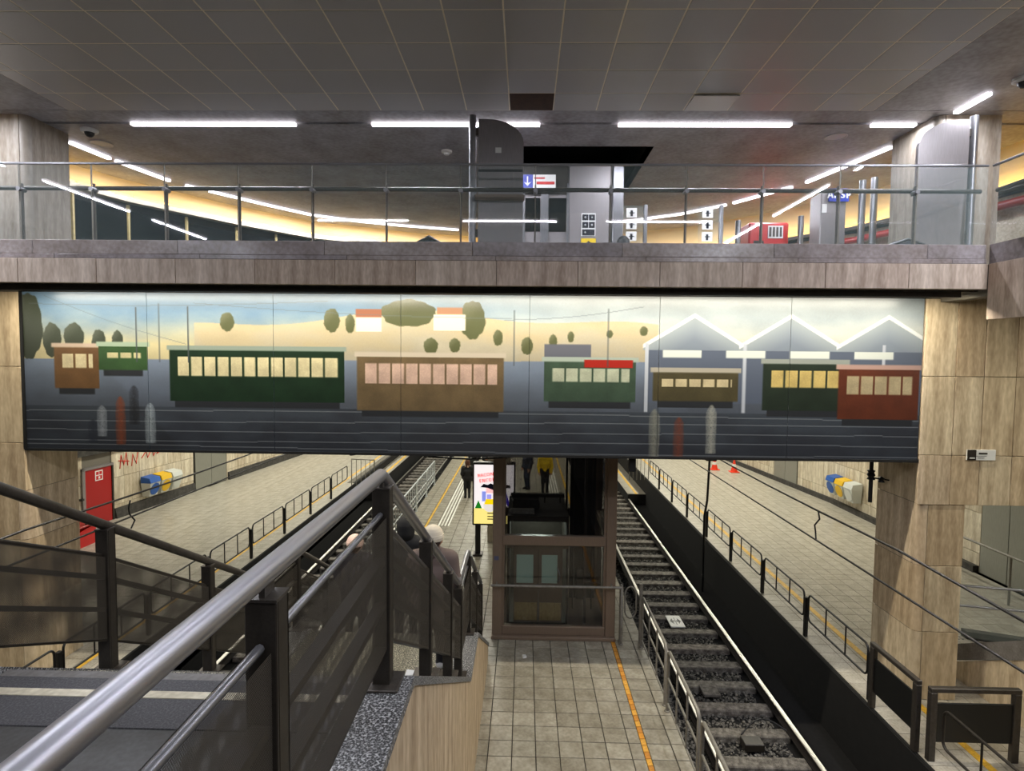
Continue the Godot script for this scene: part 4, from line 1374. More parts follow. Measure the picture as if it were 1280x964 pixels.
func rails_platforms() -> void:
	var zs := [8.35, 10.3, 12.2, 14.1, 16.0, 17.95, 19.8, 21.7, 23.4]
	for i in range(zs.size() - 1):
		hoop("black steel hoop barrier along the right platform edge", "hoop barriers on the right platform", 5.09, zs[i], zs[i + 1], 0.0, M.black_paint)
	zs = [4.0, 5.95, 7.9, 9.85, 11.8, 13.7, 15.65, 17.6, 19.5, 21.4]
	for i in range(zs.size() - 1):
		hoop("dark steel hoop barrier along the left platform edge", "hoop barriers on the left platform", -6.58, zs[i], zs[i + 1], 0.0, M.black_paint)
	for s in [[6.55, 7.98, "second galvanised tube barrier from the lift along the track edge"], [8.12, 9.78, "galvanised tube barrier along the track edge touching the lift gate"], [4.9, 6.42, "third galvanised tube barrier from the lift along the track edge"]]:
		rail_section("guard_barrier", s[2], "galvanised barriers on the island", 2.06, s[0], s[1], 0.88, M.galv, 2)
	rail_section("gate_barrier", "narrow galvanised barrier closing the gap beside the lift", "", 1.72, 9.86, 9.98, 1.02, M.galv, 0)
	var t := thing("barrier_gate", "short galvanised gate with round loops between lift and track", "gate", V(1.9, 0, 9.95))
	var st := mb()
	tube(st, [V(2.06, -0.05, 9.92), V(2.06, 1.05, 9.92)], 0.03, 10)
	build(st, "post", M.galv, t)
	st = mb()
	var lp := []
	for i in 20:
		var a := TAU * i / 20.0
		lp.append(V(1.88 + 0.1 * cos(a), 0.72 + 0.16 * sin(a) + (0.12 if sin(a) > 0 else -0.12), 9.92))
	tube(st, lp, 0.014, 8, true)
	build(st, "loop", M.galv, t)
	# white barrier on the left edge of the island
	for s in [[12.4, 14.2], [14.3, 16.1], [16.3, 18.1], [18.2, 20.0], [20.1, 21.9]]:
		rail_section("white_barrier", "white slatted barrier along the left edge of the island", "white barriers on the island", -3.4, s[0], s[1], 0.92, M.white_paint, 5, 0.2)
	# end pieces where the high platforms stop
	for e in [[5.05, 23.4, "end barrier with slats closing the right platform"], [-6.5, 21.6, "end barrier with slats closing the left platform"]]:
		var sx: float = 1.0 if e[0] > 0 else -1.0
		var b := thing("end_barrier", e[2], "barrier", V(e[0], 0, e[1]))
		st = mb()
		tube(st, [V(e[0], 0.0, e[1]), V(e[0], 1.0, e[1]), V(e[0] - sx * 0.55, 0.75, e[1] + 1.2), V(e[0] - sx * 0.55, -0.3, e[1] + 1.2)], 0.02, 8)
		build(st, "frame", M.galv, b)
		for k in 4:
			var u := (k + 1) / 5.0
			st = mb()
			var base := V(e[0] - sx * 0.55 * u, 0.0 - 0.3 * u, e[1] + 1.2 * u)
			tube(st, [base, V(e[0] - sx * 0.55 * u, 1.0 - 0.25 * u, e[1] + 1.2 * u)], 0.012, 6)
			build(st, "bar", M.galv, b)
	# framed boards at the near right corner
	for f in [["z", 5.03, 7.28, 8.2, "dark boarded steel frame along the right platform edge"], ["x", 7.1, 5.1, 6.12, "dark boarded steel frame standing across the right platform"]]:
		var c := V(f[1], 0, f[2]) if f[0] == "z" else V(f[2], 0, f[1])
		var b := thing("board_barrier", f[4], "barrier", c)
		if f[0] == "z":
			for z in [f[2], f[3]]: bx("post", M.steel_grey, b, f[1] - 0.035, f[1] + 0.035, 0, 0.88, z - 0.045, z + 0.045, 0.008)
			bx("top_rail", M.steel_grey, b, f[1] - 0.035, f[1] + 0.035, 0.88, 0.94, f[2] - 0.045, f[3] + 0.045, 0.008)
			bx("board", M.black_board, b, f[1] - 0.012, f[1] + 0.012, 0.24, 0.74, f[2] + 0.05, f[3] - 0.05, 0.004)
		else:
			for x in [f[2], f[3]]: bx("post", M.steel_grey, b, x - 0.045, x + 0.045, 0, 0.88, f[1] - 0.035, f[1] + 0.035, 0.008)
			bx("top_rail", M.steel_grey, b, f[2] - 0.045, f[3] + 0.045, 0.88, 0.94, f[1] - 0.035, f[1] + 0.035, 0.008)
			bx("board", M.black_board, b, f[2] + 0.05, f[3] - 0.05, 0.24, 0.74, f[1] - 0.012, f[1] + 0.012, 0.004)
	hoop("bent tube barrier in front of the boarded frame", "", 5.08, 5.05, 6.95, 0.0, M.steel_dark)

# ------------------------------------------------------------------ things on the platform walls
# world point on the left wall at plan z, height y, stand-off from the wall
func lp(z: float, y: float, off: float) -> Vector3:
	var d := (LW1 - LW0).normalized()
	var n := Vector2(d.y, -d.x)
	return V(lw(z) + n.x * off, y, z + n.y * off)

func wall_box(st: SurfaceTool, wall: Callable, z0: float, z1: float, y0: float, y1: float, o0: float, o1: float) -> void:
	hexa(st, [wall.call(z0, y0, o0), wall.call(z1, y0, o0), wall.call(z1, y1, o0), wall.call(z0, y1, o0), wall.call(z0, y0, o1), wall.call(z1, y0, o1), wall.call(z1, y1, o1), wall.call(z0, y1, o1)])

func wb(called: String, m: Material, parent: Node3D, wall: Callable, z0: float, z1: float, y0: float, y1: float, o0: float, o1: float) -> MeshInstance3D:
	var st := mb()
	wall_box(st, wall, z0, z1, y0, y1, o0, o1)
	return build(st, called, m, parent)

func rp(z: float, y: float, off: float) -> Vector3:
	if z < 20.0:
		return V(10.69 - off, y, z)
	var d := (RW2 - RW1).normalized()
	return V(10.68 + (8.6 - 10.68) * (z - 20.0) / 20.0 - d.y * off, y, z + d.x * off)

func bins(label: String, wall: Callable, z0: float, step: float) -> void:
	var n := 0
	for q in [[M.bin_blue, "blue"], [M.bin_yellow, "yellow"], [M.bin_white, "white"]]:
		var z := z0 + n * step
		var c: Vector3 = wall.call(z, 0.75, 0.2)
		var t := thing("waste_bin", "%s %s" % [q[1], label], "bin", c)
		# bucket tapering to the foot, sloped mouth, round coloured badge
		var st := mb()
		var w := absf(step) * 0.44
		hexa(st, [wall.call(z - w * 0.75, 0.42, 0.06), wall.call(z + w * 0.75, 0.42, 0.06), wall.call(z + w, 0.85, 0.06), wall.call(z - w, 0.85, 0.06), wall.call(z - w * 0.75, 0.42, 0.3), wall.call(z + w * 0.75, 0.42, 0.3), wall.call(z + w, 0.85, 0.4), wall.call(z - w, 0.85, 0.4)])
		build(st, "bucket", M.bin_white, t)
		st = mb()
		hexa(st, [wall.call(z - w, 0.85, 0.06), wall.call(z + w, 0.85, 0.06), wall.call(z + w, 1.05, 0.06), wall.call(z - w, 1.05, 0.06), wall.call(z - w, 0.85, 0.41), wall.call(z + w, 0.85, 0.41), wall.call(z + w, 1.0, 0.36), wall.call(z - w, 1.0, 0.36)])
		build(st, "hood", q[0], t)
		st = mb()
		var cen: Vector3 = wall.call(z, 0.64, 0.362)
		var ax: Vector3 = (wall.call(z + 0.1, 0.64, 0.362) - cen).normalized()
		var nn: Vector3 = (wall.call(z, 0.64, 0.5) - cen).normalized()
		var up := Vector3.UP
		var poly := []
		for i in 16:
			var a := TAU * i / 16.0
			var off := 0.05 * sin(a)
			poly.append(cen + ax * cos(a) * w * 0.85 * S + up * sin(a) * 0.19 * S + nn * off * S)
		prism(st, poly, nn * 0.01)
		build(st, "badge", q[0], t)
		st = mb()
		wall_box(st, wall, z - 0.04, z + 0.04, 0.45, 1.0, 0.0, 0.06)
		build(st, "bracket", M.steel_dark, t)
		n += 1

func wall_fittings() -> void:
	var L := lp
	var R := rp
	# red fire door
	var st := mb()
	wall_box(st, L, 15.8, 16.7, 0.0, 1.62, -0.04, 0.03)
	var door := build(st, "door_1", M.red_door, null, "red fire door in the left travertine wall", "", "", "structure")
	wb("door_frame", M.inox_dull, door, L, 15.7, 15.79, 0.0, 1.7, -0.04, 0.06)
	wb("door_frame", M.steel_dark, door, L, 16.71, 16.77, 0.0, 1.7, -0.04, 0.05)
	wb("door_frame", M.inox_dull, door, L, 15.7, 16.77, 1.63, 1.7, -0.04, 0.06)
	wb("notice", M.white, door, L, 16.14, 16.4, 1.27, 1.56, 0.03, 0.036)
	for q in [[16.17, 16.26, 1.44, 1.53], [16.28, 16.37, 1.44, 1.53], [16.17, 16.37, 1.3, 1.41]]:
		wb("notice_symbol", M.red, door, L, q[0], q[1], q[2], q[3], 0.036, 0.039)
	wb("notice_figure", M.white, door, L, 16.24, 16.3, 1.32, 1.39, 0.039, 0.042)
	wb("push_bar", M.black_paint, door, L, 15.62, 15.7, 0.82, 0.88, 0.0, 0.1)
	# steel cabinets in both walls
	for q in [[L, 20.35, 22.15, 2.03, "steel service cabinet with double doors in the left wall"], [R, 22.2, 23.85, 2.4, "steel service cabinet with double doors in the far right wall"], [R, 12.02, 13.58, 3.58, "tall steel door panels seen behind the right pillar"]]:
		var wall: Callable = q[0]
		var c := thing("service_cabinet", q[4], "cabinet", wall.call((q[1] + q[2]) * 0.5, 0.0, 0.0))
		var mid: float = (q[1] + q[2]) * 0.5
		wb("frame", M.steel_dark, c, wall, q[1], q[2], 0.0, q[3], -0.05, 0.0)
		for s in [[q[1] + 0.02, mid - 0.01], [mid + 0.01, q[2] - 0.02]]:
			wb("door", M.cabinet, c, wall, s[0], s[1], 0.03, q[3] - 0.02, 0.0, 0.025)
		wb("handle", M.steel_dark, c, wall, mid - 0.06, mid - 0.02, q[3] * 0.72, q[3] * 0.72 + 0.1, 0.025, 0.06)
	bins("waste bin of a row of three under the graffiti", L, 18.0, 0.5)
	bins("waste bin of a row of three behind the right pillar", R, 19.6, -0.55)
	# yellow notice
	var y := thing("notice_board", "small yellow framed notice on the left wall above the platform", "sign", lp(20.1, 1.6, 0.0))
	wb("board", M.yellow_sign, y, L, 19.85, 20.28, 1.5, 1.88, 0.0, 0.04)
	wb("notice", M.beige, y, L, 19.92, 20.21, 1.56, 1.82, 0.04, 0.045)
	# graffiti strokes
	var g := thing("graffiti", "red spray paint scrawl on the left travertine wall", "graffiti", lp(18.3, 1.6, 0.0))
	for s in [[[17.05, 1.45], [17.1, 1.85], [17.2, 1.55], [17.3, 1.9], [17.35, 1.5]], [[17.0, 1.7], [17.4, 1.62]], [[17.5, 1.45], [17.55, 1.8], [17.68, 1.5], [17.75, 1.85]], [[17.9, 1.62], [18.1, 1.82], [18.15, 1.6], [18.35, 1.86], [18.4, 1.62], [18.6, 1.84], [18.55, 1.66], [18.95, 1.82], [19.4, 1.78], [19.5, 1.86], [19.3, 1.93], [18.9, 1.88]]]:
		st = mb()
		var pts := []
		for q in s: pts.append(lp(q[0], q[1], 0.006))
		tube(st, pts, 0.016, 5)
		build(st, "stroke", M.graffiti, g)
	# red hydrant chest by the pillar
	var h := thing("hydrant_box", "low red fire equipment box standing beside the left pillar", "box", V(-11.3, 0, 14.2))
	st = mb()
	hexa(st, [V(-11.75, 0.0, 14.0), V(-11.15, 0.0, 14.0), V(-11.15, 0.4, 14.1), V(-11.75, 0.4, 14.1), V(-11.75, 0.0, 14.7), V(-11.15, 0.0, 14.7), V(-11.15, 0.5, 14.7), V(-11.75, 0.5, 14.7)])
	build(st, "body", M.red, h)
	bx("lid", M.red_door, h, -11.78, -11.12, 0.5, 0.54, 14.08, 14.72, 0.008)
	bx("post", M.black_paint, h, -11.2, -11.16, 0.5, 0.72, 14.4, 14.44)
	# small plaque beside the mural
	var p := thing("name_plaque", "small white and grey plaque on the travertine beside the mural", "plaque", V(6.5, 3.56, 8.38))
	bx("plate", M.white, p, 6.32, 6.72, 3.56, 3.71, 8.36, 8.385, 0.003)
	bx("grey_field", M.steel_dark, p, 6.32, 6.44, 3.56, 3.71, 8.352, 8.361)
	bx("emblem", M.white, p, 6.35, 6.42, 3.585, 3.6, 8.348, 8.353)
	for q in [[6.48, 6.6, 3.645, 3.67], [6.44, 6.59, 3.618, 3.623], [6.47, 6.56, 3.59, 3.596]]:
		bx("lettering", M.steel_dark, p, q[0], q[1], q[2], q[3], 8.356, 8.361)
	# travertine column on the island beyond the lift
	var col := bx("wall_column", M.pgrout, null, -0.92, -0.38, 0, SOFF, 15.23, 15.77)
	tag(col, "square travertine column on the island behind the poster", "", "", "structure")
	for k in 5:
		bx("slab", M.trav_pale[k % 3], col, -0.95, -0.35, k * 1.17 + 0.004, (k + 1) * 1.17 - 0.004, 15.2, 15.8, 0.006)
	# stair flank and glass guard on the right platform
	var rs := thing("side_staircase", "travertine stair flank with grey coping rising on the right platform", "staircase", V(7.2, 0, 8.5))
	st = mb()
	prism(st, [V(6.82, 0, 9.35), V(6.82, 0.08, 9.35), V(6.82, 1.9, 6.1), V(6.82, 1.9, 5.2), V(6.82, 0, 5.2)], V(0.14, 0, 0))
	build(st, "flank_wall", M.trav[1], rs)
	st = mb()
	prism(st, [V(6.8, 0.08, 9.4), V(6.8, 0.34, 9.4), V(6.8, 2.2, 6.0), V(6.8, 1.9, 6.0)], V(0.2, 0, 0))
	build(st, "coping", M.step_plain, rs)
	for k in 9:
		bx("step", M.step_plain, rs, 7.0, 9.2, 0.0, 0.17 * (k + 1), 9.1 - 0.3 * (k + 1), 9.1 - 0.3 * k, 0.004)
	var gg := thing("glass_guard", "glass guard panel with two steel rails on the right platform", "balustrade", V(8.2, 0, 10.5))
	st = mb()
	for yy in [0.62, 0.98]:
		tube(st, [V(7.75, yy, 10.3), V(9.6, yy + 0.12, 9.6)], 0.022, 10)
		build(st, "rail", M.rail_tube, gg)
		st = mb()
	tube(st, [V(7.75, 0.62, 10.3), V(7.7, 0.8, 10.31), V(7.75, 0.98, 10.3)], 0.022, 10)
	build(st, "rail_end", M.rail_tube, gg)
	st = mb()
	hexa(st, [V(7.72, 0.05, 10.35), V(9.6, 0.05, 9.65), V(9.6, 1.1, 9.65), V(7.72, 1.0, 10.35), V(7.72, 0.05, 10.37), V(9.6, 0.05, 9.67), V(9.6, 1.1, 9.67), V(7.72, 1.0, 10.37)])
	build(st, "pane", M.glass, gg)
	st = mb()
	hexa(st, [V(7.95, 0.0, 10.3), V(9.6, 0.0, 9.7), V(9.6, 0.14, 9.7), V(7.95, 0.14, 10.3), V(7.95, 0.0, 10.45), V(9.6, 0.0, 9.85), V(9.6, 0.14, 9.85), V(7.95, 0.14, 10.45)])
	build(st, "base", M.plinth, gg)
	var wr := thing("wall_handrail", "pale steel handrail on posts in front of the tall steel panels", "handrail", V(9.4, 0, 12.0))
	st = mb()
	tube(st, [V(9.9, 1.0, 9.2), V(9.9, 1.0, 14.2)], 0.026, 10)
	build(st, "rail", M.galv, wr)
	for z in [10.3, 11.8, 13.6]:
		st = mb()
		tube(st, [V(9.9, 0.0, z), V(9.9, 1.0, z)], 0.024, 10)
		build(st, "post", M.galv, wr)
	# warning studs on the floor
	var ws := thing("warning_studs", "patch of round metal warning studs in the right platform floor", "studs", V(8.0, 0, 10.8))
	ws.set_meta("kind", "stuff")
	st = mb()
	for i in 8:
		for j in 6:
			lathe(st, V(7.35 + i * 0.075, 0.0, 10.3 + j * 0.085), [[0.018, 0.0], [0.016, 0.008], [0.0, 0.01]], 8)
			lathe(st, V(8.3 + i * 0.1, 0.0, 12.0 + j * 0.085), [[0.018, 0.0], [0.016, 0.008], [0.0, 0.01]], 8)
	build(st, "studs", M.inox, ws, "", "", "", "stuff")

func overhead_line() -> void:
	# contact and carrying wires over each track
	for q in [[3.57, "right"], [-4.9, "left"]]:
		var x: float = q[0]
		var k := 1.0 if x > 0 else -1.0
		var t := thing("overhead_wire", "pair of black overhead wires above the %s track" % q[1], "wire", V(x, 2.9, 10))
		var st := mb()
		var pts := []
		for i in 24:
			var z := 1.0 + i * 1.5
			var u := fmod(z + 3.5, 9.0) / 9.0
			pts.append(V(x + k * 0.1 * (z - 8.0) / 20.0, 3.12 + 0.25 * (u - 0.5) * (u - 0.5) + (0.05 if x < 0 else 0.0), z))
		tube(st, pts, 0.012, 6)
		build(st, "carrying_wire", M.black_paint, t)
		st = mb()
		tube(st, [V(x, 2.78 + (0.18 if x < 0 else 0.0), 1.0), V(x, 2.78, 36.0)], 0.011, 6)
		build(st, "contact_wire", M.black_paint, t)
		st = mb()
		var lo := V(x, 2.78, 7.0)
		for i in 5:
			var u := i / 4.0
			pts[i] = V(x + 0.02 * sin(u * 9.0), 2.78 + u * 0.36, 7.05 + 0.05 * sin(u * 6.0))
		tube(st, pts.slice(0, 5), 0.01, 5)
		build(st, "dropper", M.black_paint, t)
		st = mb()
		lathe(st, V(x, 0, 0), [[0.0, 0.0], [0.0, 0.001]], 4)
		st = mb()
		tube(st, [V(x, 3.14, 17.2), V(x, 3.14, 17.6), V(x, 3.14, 18.6), V(x, 3.14, 19.0)], [0.012, 0.05, 0.05, 0.012], 8)
		build(st, "insulator", M.black_board, t)
	# signal on a bent pole standing in the trough
	var sg := thing("signal_post", "black signal on a thin bent pole between track and right platform", "signal", V(4.66, -1.05, 14.85))
	var st2 := mb()
	tube(st2, [V(4.66, -1.08, 14.85), V(4.66, 0.9, 14.85), V(4.72, 1.3, 14.85), V(4.76, 2.6, 14.85)], 0.03, 8)
	build(st2, "pole", M.black_paint, sg)
	bx("head", M.black_board, sg, 4.62, 4.9, 2.35, 2.85, 14.7, 14.95, 0.02)
	bx("lamp_hood", M.yellow_sign, sg, 4.68, 4.84, 2.7, 2.78, 14.68, 14.7)
	# catenary support beside the right pillar
	var cs := thing("wire_support", "black insulated wire support hanging beside the right pillar", "bracket", V(5.35, 3.3, 9.1))
	st2 = mb()
	tube(st2, [V(5.42, 3.5, 9.1), V(5.42, 2.75, 9.1)], 0.03, 8)
	build(st2, "rod", M.black_paint, cs)
	st2 = mb()
	lathe(st2, V(5.42, 3.1, 9.1), [[0.0, 0.0], [0.06, 0.01], [0.04, 0.05], [0.06, 0.08], [0.04, 0.12], [0.06, 0.15], [0.0, 0.17]], 12)
	build(st2, "insulator", M.black_board, cs)
	st2 = mb()
	lathe(st2, V(5.58, 3.06, 9.1), [[0.0, 0.0], [0.05, 0.01], [0.03, 0.04], [0.05, 0.07], [0.0, 0.1]], 12)
	tube(st2, [V(5.42, 3.14, 9.1), V(5.7, 3.1, 9.1)], 0.012, 6)
	build(st2, "arm", M.black_board, cs)
	bx("bracket_beam", M.black_paint, cs, 4.6, 5.72, 3.4, 3.5, 9.05, 9.15)
	# cable and bits hanging under the mural
	var cb := thing("hung_cable", "black cable sagging under the lower edge of the mural", "cable", V(0, 3.5, 8.7))
	st2 = mb()
	var pp := []
	for i in 13:
		var u := i / 12.0
		pp.append(V(-1.6 + 3.0 * u, 3.5 - 0.05 * sin(u * PI * 2.0) - 0.03, 8.68))
	tube(st2, pp, 0.014, 6)
	build(st2, "cable", M.black_paint, cb)
	var dr := thing("section_insulator", "fat black insulator body hanging over the left track under the mural", "insulator", V(-2.7, 3.35, 9.0))
	st2 = mb()
	tube(st2, [V(-2.85, 3.42, 9.3), V(-2.82, 3.42, 9.3), V(-2.45, 3.48, 9.3), V(-2.4, 3.5, 9.3)], [0.03, 0.09, 0.09, 0.02], 12)
	build(st2, "body", M.black_board, dr)
	var bxm := thing("cable_drop", "short black pipe end hanging below the mural near the lift", "pipe", V(1.6, 3.3, 8.8))
	bx("pipe", M.black_board, bxm, 1.56, 1.66, 3.28, 3.56, 8.55, 8.65, 0.01)

# ------------------------------------------------------------------ upper concourse
func arc_wall(called: String, label: String, pts: Array, y0: float, y1: float, m: Material, thick := 0.12) -> MeshInstance3D:
	var st := mb()
	for i in range(pts.size() - 1):
		var a: Vector2 = pts[i]
		var b: Vector2 = pts[i + 1]
		var d := (b - a).normalized()
		var n := Vector2(-d.y, d.x) * thick
		if n.dot(Vector2(0, 8) - a) > 0.0: n = -n
		hexa(st, [V(a.x, y0, a.y), V(b.x, y0, b.y), V(b.x, y1, b.y), V(a.x, y1, a.y), V(a.x + n.x, y0, a.y + n.y), V(b.x + n.x, y0, b.y + n.y), V(b.x + n.x, y1, b.y + n.y), V(a.x + n.x, y1, a.y + n.y)])
	return build(st, called, m, null, label, "", "", "structure")

func upper_level() -> void:
	# curved back walls: cove on top; dark shop fronts on the left, cream wall on the right
	var AL := [Vector2(-9.0, 6.0), Vector2(-8.7, 9.3), Vector2(-8.35, 10.6), Vector2(-8.0, 11.6), Vector2(-6.8, 13.6), Vector2(-5.6, 15.15), Vector2(-3.0, 16.6), Vector2(-0.4, 17.2)]
	var AR := [Vector2(-0.4, 17.2), Vector2(2.0, 16.9), Vector2(4.2, 15.6), Vector2(5.6, 14.2), Vector2(6.9, 12.4), Vector2(7.5, 10.6), Vector2(7.75, 9.0), Vector2(7.8, 6.0)]
	arc_wall("wall_cove_left", "yellow lit band along the curved wall over the shop fronts", AL, 8.05, CE, M.cove)
	arc_wall("wall_cove_right", "yellow lit band along the curved wall on the right", AR, 7.72, CE, M.cove)
	arc_wall("wall_concourse_right", "cream curved wall of the concourse on the right", AR, DECK, 7.6, M.cream)
	var sf := arc_wall("wall_shops", "dark closed shop fronts along the curved wall on the left", AL, DECK, 7.95, M.shop_dark)
	# ledges carrying the cove lamps
	for q in [[AL, 7.95, M.cream, "trim_ledge_left", "cream ledge under the yellow cove on the left", 8.05], [AR, 7.66, M.steel_dark, "trim_ledge_right", "dark ledge under the yellow cove on the right", 7.72]]:
		var st := mb()
		var pts: Array = q[0]
		for i in range(pts.size() - 1):
			bar(st, V(pts[i].x * 0.985, (q[1] + q[5]) * 0.5 - 0.02, 8 + (pts[i].y - 8) * 0.985), V(pts[i + 1].x * 0.985, (q[1] + q[5]) * 0.5 - 0.02, 8 + (pts[i + 1].y - 8) * 0.985), 0.2, q[5] - q[1])
		build(st, q[3], q[2], null, q[4], "", "", "structure")
	# cove lamps on the ledges
	for q in [[AL, 8.06, 0.13], [AR, 7.75, 0.22]]:
		var pts: Array = q[0]
		for i in range(pts.size() - 1):
			var a := V(pts[i].x * 0.982, q[1], 8 + (pts[i].y - 8) * 0.982)
			var b := V(pts[i + 1].x * 0.982, q[1], 8 + (pts[i + 1].y - 8) * 0.982)
			var t := thing("cove_light", "warm yellow lamp line lying on the ledge of the curved wall", "light", (a + b) * 0.5, "cove lamps")
			var st := mb()
			bar(st, a.lerp(b, 0.02), a.lerp(b, 0.98), 0.04, 0.03)
			build(st, "tube_light", M.warm_strip, t)
			var out := (b - a).normalized().cross(Vector3.UP)
			var mid := (a + b) * 0.5
			if out.dot(V(0, 0, 8) - mid * Vector3(1, 0, 1)) > 0.0: out = -out
			area(mid + Vector3.UP * 0.03, Vector2(a.distance_to(b) * 0.95 / S, 0.04), q[2] * a.distance_to(b), Color(1.0, 0.8, 0.42), facing((Vector3.UP * 0.8 + out * 0.6), b - a))
	# shop panes and mullions
	var ms := unit_box(0.05, 1.7, 0.05, 0.004)
	for i in range(1, AL.size() - 1):
		var a: Vector2 = AL[i]
		var b: Vector2 = AL[i + 1] if i + 1 < AL.size() else AL[i]
		var n := maxi(1, int(round(a.distance_to(b) / 0.95)))
		for k in n:
			var u := a.lerp(b, float(k) / n)
			var w := a.lerp(b, float(k + 1) / n)
			var inw := (Vector2(0, 8) - u).normalized() * 0.06
			var st := mb()
			bar(st, V(u.x + inw.x, 7.0, u.y + inw.y).lerp(V(w.x + inw.x, 7.0, w.y + inw.y), 0.04), V(u.x + inw.x, 7.0, u.y + inw.y).lerp(V(w.x + inw.x, 7.0, w.y + inw.y), 0.96), 0.02, 1.55)
			build(st, "shop_pane", M.shop_glass, sf)
			piece(ms, "mullion", M.beige, sf, V(u.x + inw.x, 7.05, u.y + inw.y))
	# red pipe along the right wall
	var rpipe := thing("wall_pipe", "red pipe running along the cream curved wall", "pipe", V(6.9, 7.4, 11.0))
	var st2 := mb()
	var pp := []
	for p in AR: pp.append(V(p.x * 0.975, 7.42, 8 + (p.y - 8) * 0.975))
	tube(st2, pp, 0.07, 10)
	build(st2, "pipe", mat(Color(0.6, 0.08, 0.05), 0.4), rpipe)

	# lift head on the concourse
	var t := thing("lift_entrance", "stainless steel lift entrance with two dark door windows", "lift", V(0.55, DECK, 10.0))
	bx("housing", M.inox_dull, t, -0.55, 1.63, DECK, 8.22, 10.06, 11.9, 0.01)
	bx("side_column", M.inox, t, 1.45, 1.63, DECK, 8.2, 9.96, 10.06, 0.01)
	bx("cladding_panel", M.inox_dull, t, 0.72, 1.42, DECK, 8.2, 10.0, 10.06, 0.006)
	bx("header", M.steel_dark, t, -0.1, 0.7, 7.72, 8.2, 10.02, 10.06)
	bx("door_frame", M.inox, t, -0.1, -0.03, DECK, 7.72, 9.98, 10.06, 0.006)
	bx("door_frame", M.inox, t, 0.24, 0.37, DECK, 7.72, 9.98, 10.06, 0.006)
	bx("door_frame", M.inox, t, 0.68, 0.72, DECK, 7.9, 9.98, 10.06, 0.006)
	for q in [[-0.03, 0.24], [0.37, 0.68]]:
		var d := bx("door_leaf", M.inox_dull, t, q[0], q[1], DECK, 7.72, 10.03, 10.055)
		bx("door_window", M.shop_glass, d, q[0] + 0.01, q[1] - 0.01, 7.1, 7.66, 10.02, 10.03)
	bx("call_panel", M.inox, t, -0.42, -0.12, DECK, 7.55, 9.99, 10.06, 0.006)
	st2 = mb()
	tube(st2, [V(-0.2, 7.36, 9.98), V(-0.2, 7.36, 9.992)], 0.035, 16)
	build(st2, "speaker_hole", M.black_board, t)
	for k in 4:
		bx("pictogram", M.white, t, -0.25, -0.18, 7.16 - k * 0.12, 7.26 - k * 0.12, 9.984, 9.991)
		bx("pictogram_mark", M.navy, t, -0.235, -0.195, 7.18 - k * 0.12, 7.235 - k * 0.12, 9.981, 9.985)
	# pictogram board and yellow warning sign on the cladding
	var pb := bx("pictogram_board", M.white, t, 0.93, 1.17, 7.02, 7.4, 9.99, 10.0)
	for r in 3:
		for c in 2:
			if r == 2 and c == 1: continue
			bx("pictogram", M.navy, pb, 0.945 + c * 0.112, (0.945 + c * 0.112 + 0.1) if r < 2 else 1.155, 7.28 - r * 0.125, 7.38 - r * 0.125, 9.986, 9.991)
			st2 = mb()
			lathe(st2, V(0.995 + c * 0.112, 7.33 - r * 0.125, 9.985), [[0.0, -0.02], [0.02, 0.0], [0.0, 0.02]], 8)
			build(st2, "figure", M.white, pb)
	bx("warning_sign", M.yellow_sign, t, 0.93, 1.18, 6.78, 6.98, 9.988, 10.0)
	st2 = mb()
	prism(st2, [V(1.055, 6.94, 9.985), V(1.12, 6.88, 9.985), V(1.055, 6.82, 9.985), V(0.99, 6.88, 9.985)], V(0, 0, 0.004))
	build(st2, "warning_mark", M.steel_dark, t)
	# blue direction sign with an arrow over the doors
	var ds := thing("direction_sign", "blue and white direction sign with a down arrow above the lift doors", "sign", V(0.15, 7.85, 9.9))
	bx("blue_field", M.blue_sign, ds, -0.08, 0.1, 7.78, 8.0, 9.86, 9.9)
	bx("white_field", M.white, ds, 0.1, 0.48, 7.78, 8.0, 9.86, 9.9)
	for q in [[0.12, 0.3, 7.93, 7.955], [0.16, 0.46, 7.84, 7.885]]:
		bx("lettering", M.red, ds, q[0], q[1], q[2], q[3], 9.855, 9.86)
	st2 = mb()
	prism(st2, [V(0.01, 7.81, 9.857), V(-0.05, 7.88, 9.857), V(0.0, 7.86, 9.857), V(0.0, 7.97, 9.857), V(0.02, 7.97, 9.857), V(0.02, 7.86, 9.857), V(0.07, 7.88, 9.857)], V(0, 0, 0.003))
	build(st2, "arrow", M.white, ds)

	# tall steel gates with a curved top on both sides
	for q in [[-0.66, -0.05, 0.0, -0.74, "tall steel gate leaf with curved top beside the lift entrance", 1], [5.2, 5.86, 0.0, 5.93, "tall steel gate leaf with curved top in front of the right pillar", -1]]:
		var x0: float = q[0]
		var x1: float = q[1]
		var g := thing("steel_gate", q[4], "gate", V(q[3], DECK, 8.0))
		var poly := []
		if q[5] > 0:
			poly = [V(x0, DECK + 0.05, 8.0), V(x1, DECK + 0.05, 8.0)]
			for i in 9:
				var a := PI * 0.5 * i / 8.0
				poly.append(V(x0 + 0.12 + (x1 - x0 - 0.12) * cos(a), 7.85 + 0.32 * sin(a), 8.0))
			poly.append(V(x0, 8.17, 8.0))
		else:
			poly = [V(x0, DECK + 0.05, 8.0), V(x1, DECK + 0.05, 8.0), V(x1, 8.17, 8.0)]
			for i in 9:
				var a := PI * 0.5 * (1.0 + i / 8.0)
				poly.append(V(x1 - 0.08 + (x1 - x0 - 0.08) * cos(a), 7.8 + 0.37 * sin(a), 8.0))
		st2 = mb()
		prism(st2, poly, V(0, 0, 0.05))
		build(st2, "leaf", M.inox_dull, g)
		st2 = mb()
		tube(st2, [V(q[3], DECK, 8.02), V(q[3], 8.22, 8.02)], 0.05, 16)
		build(st2, "post", M.inox, g)
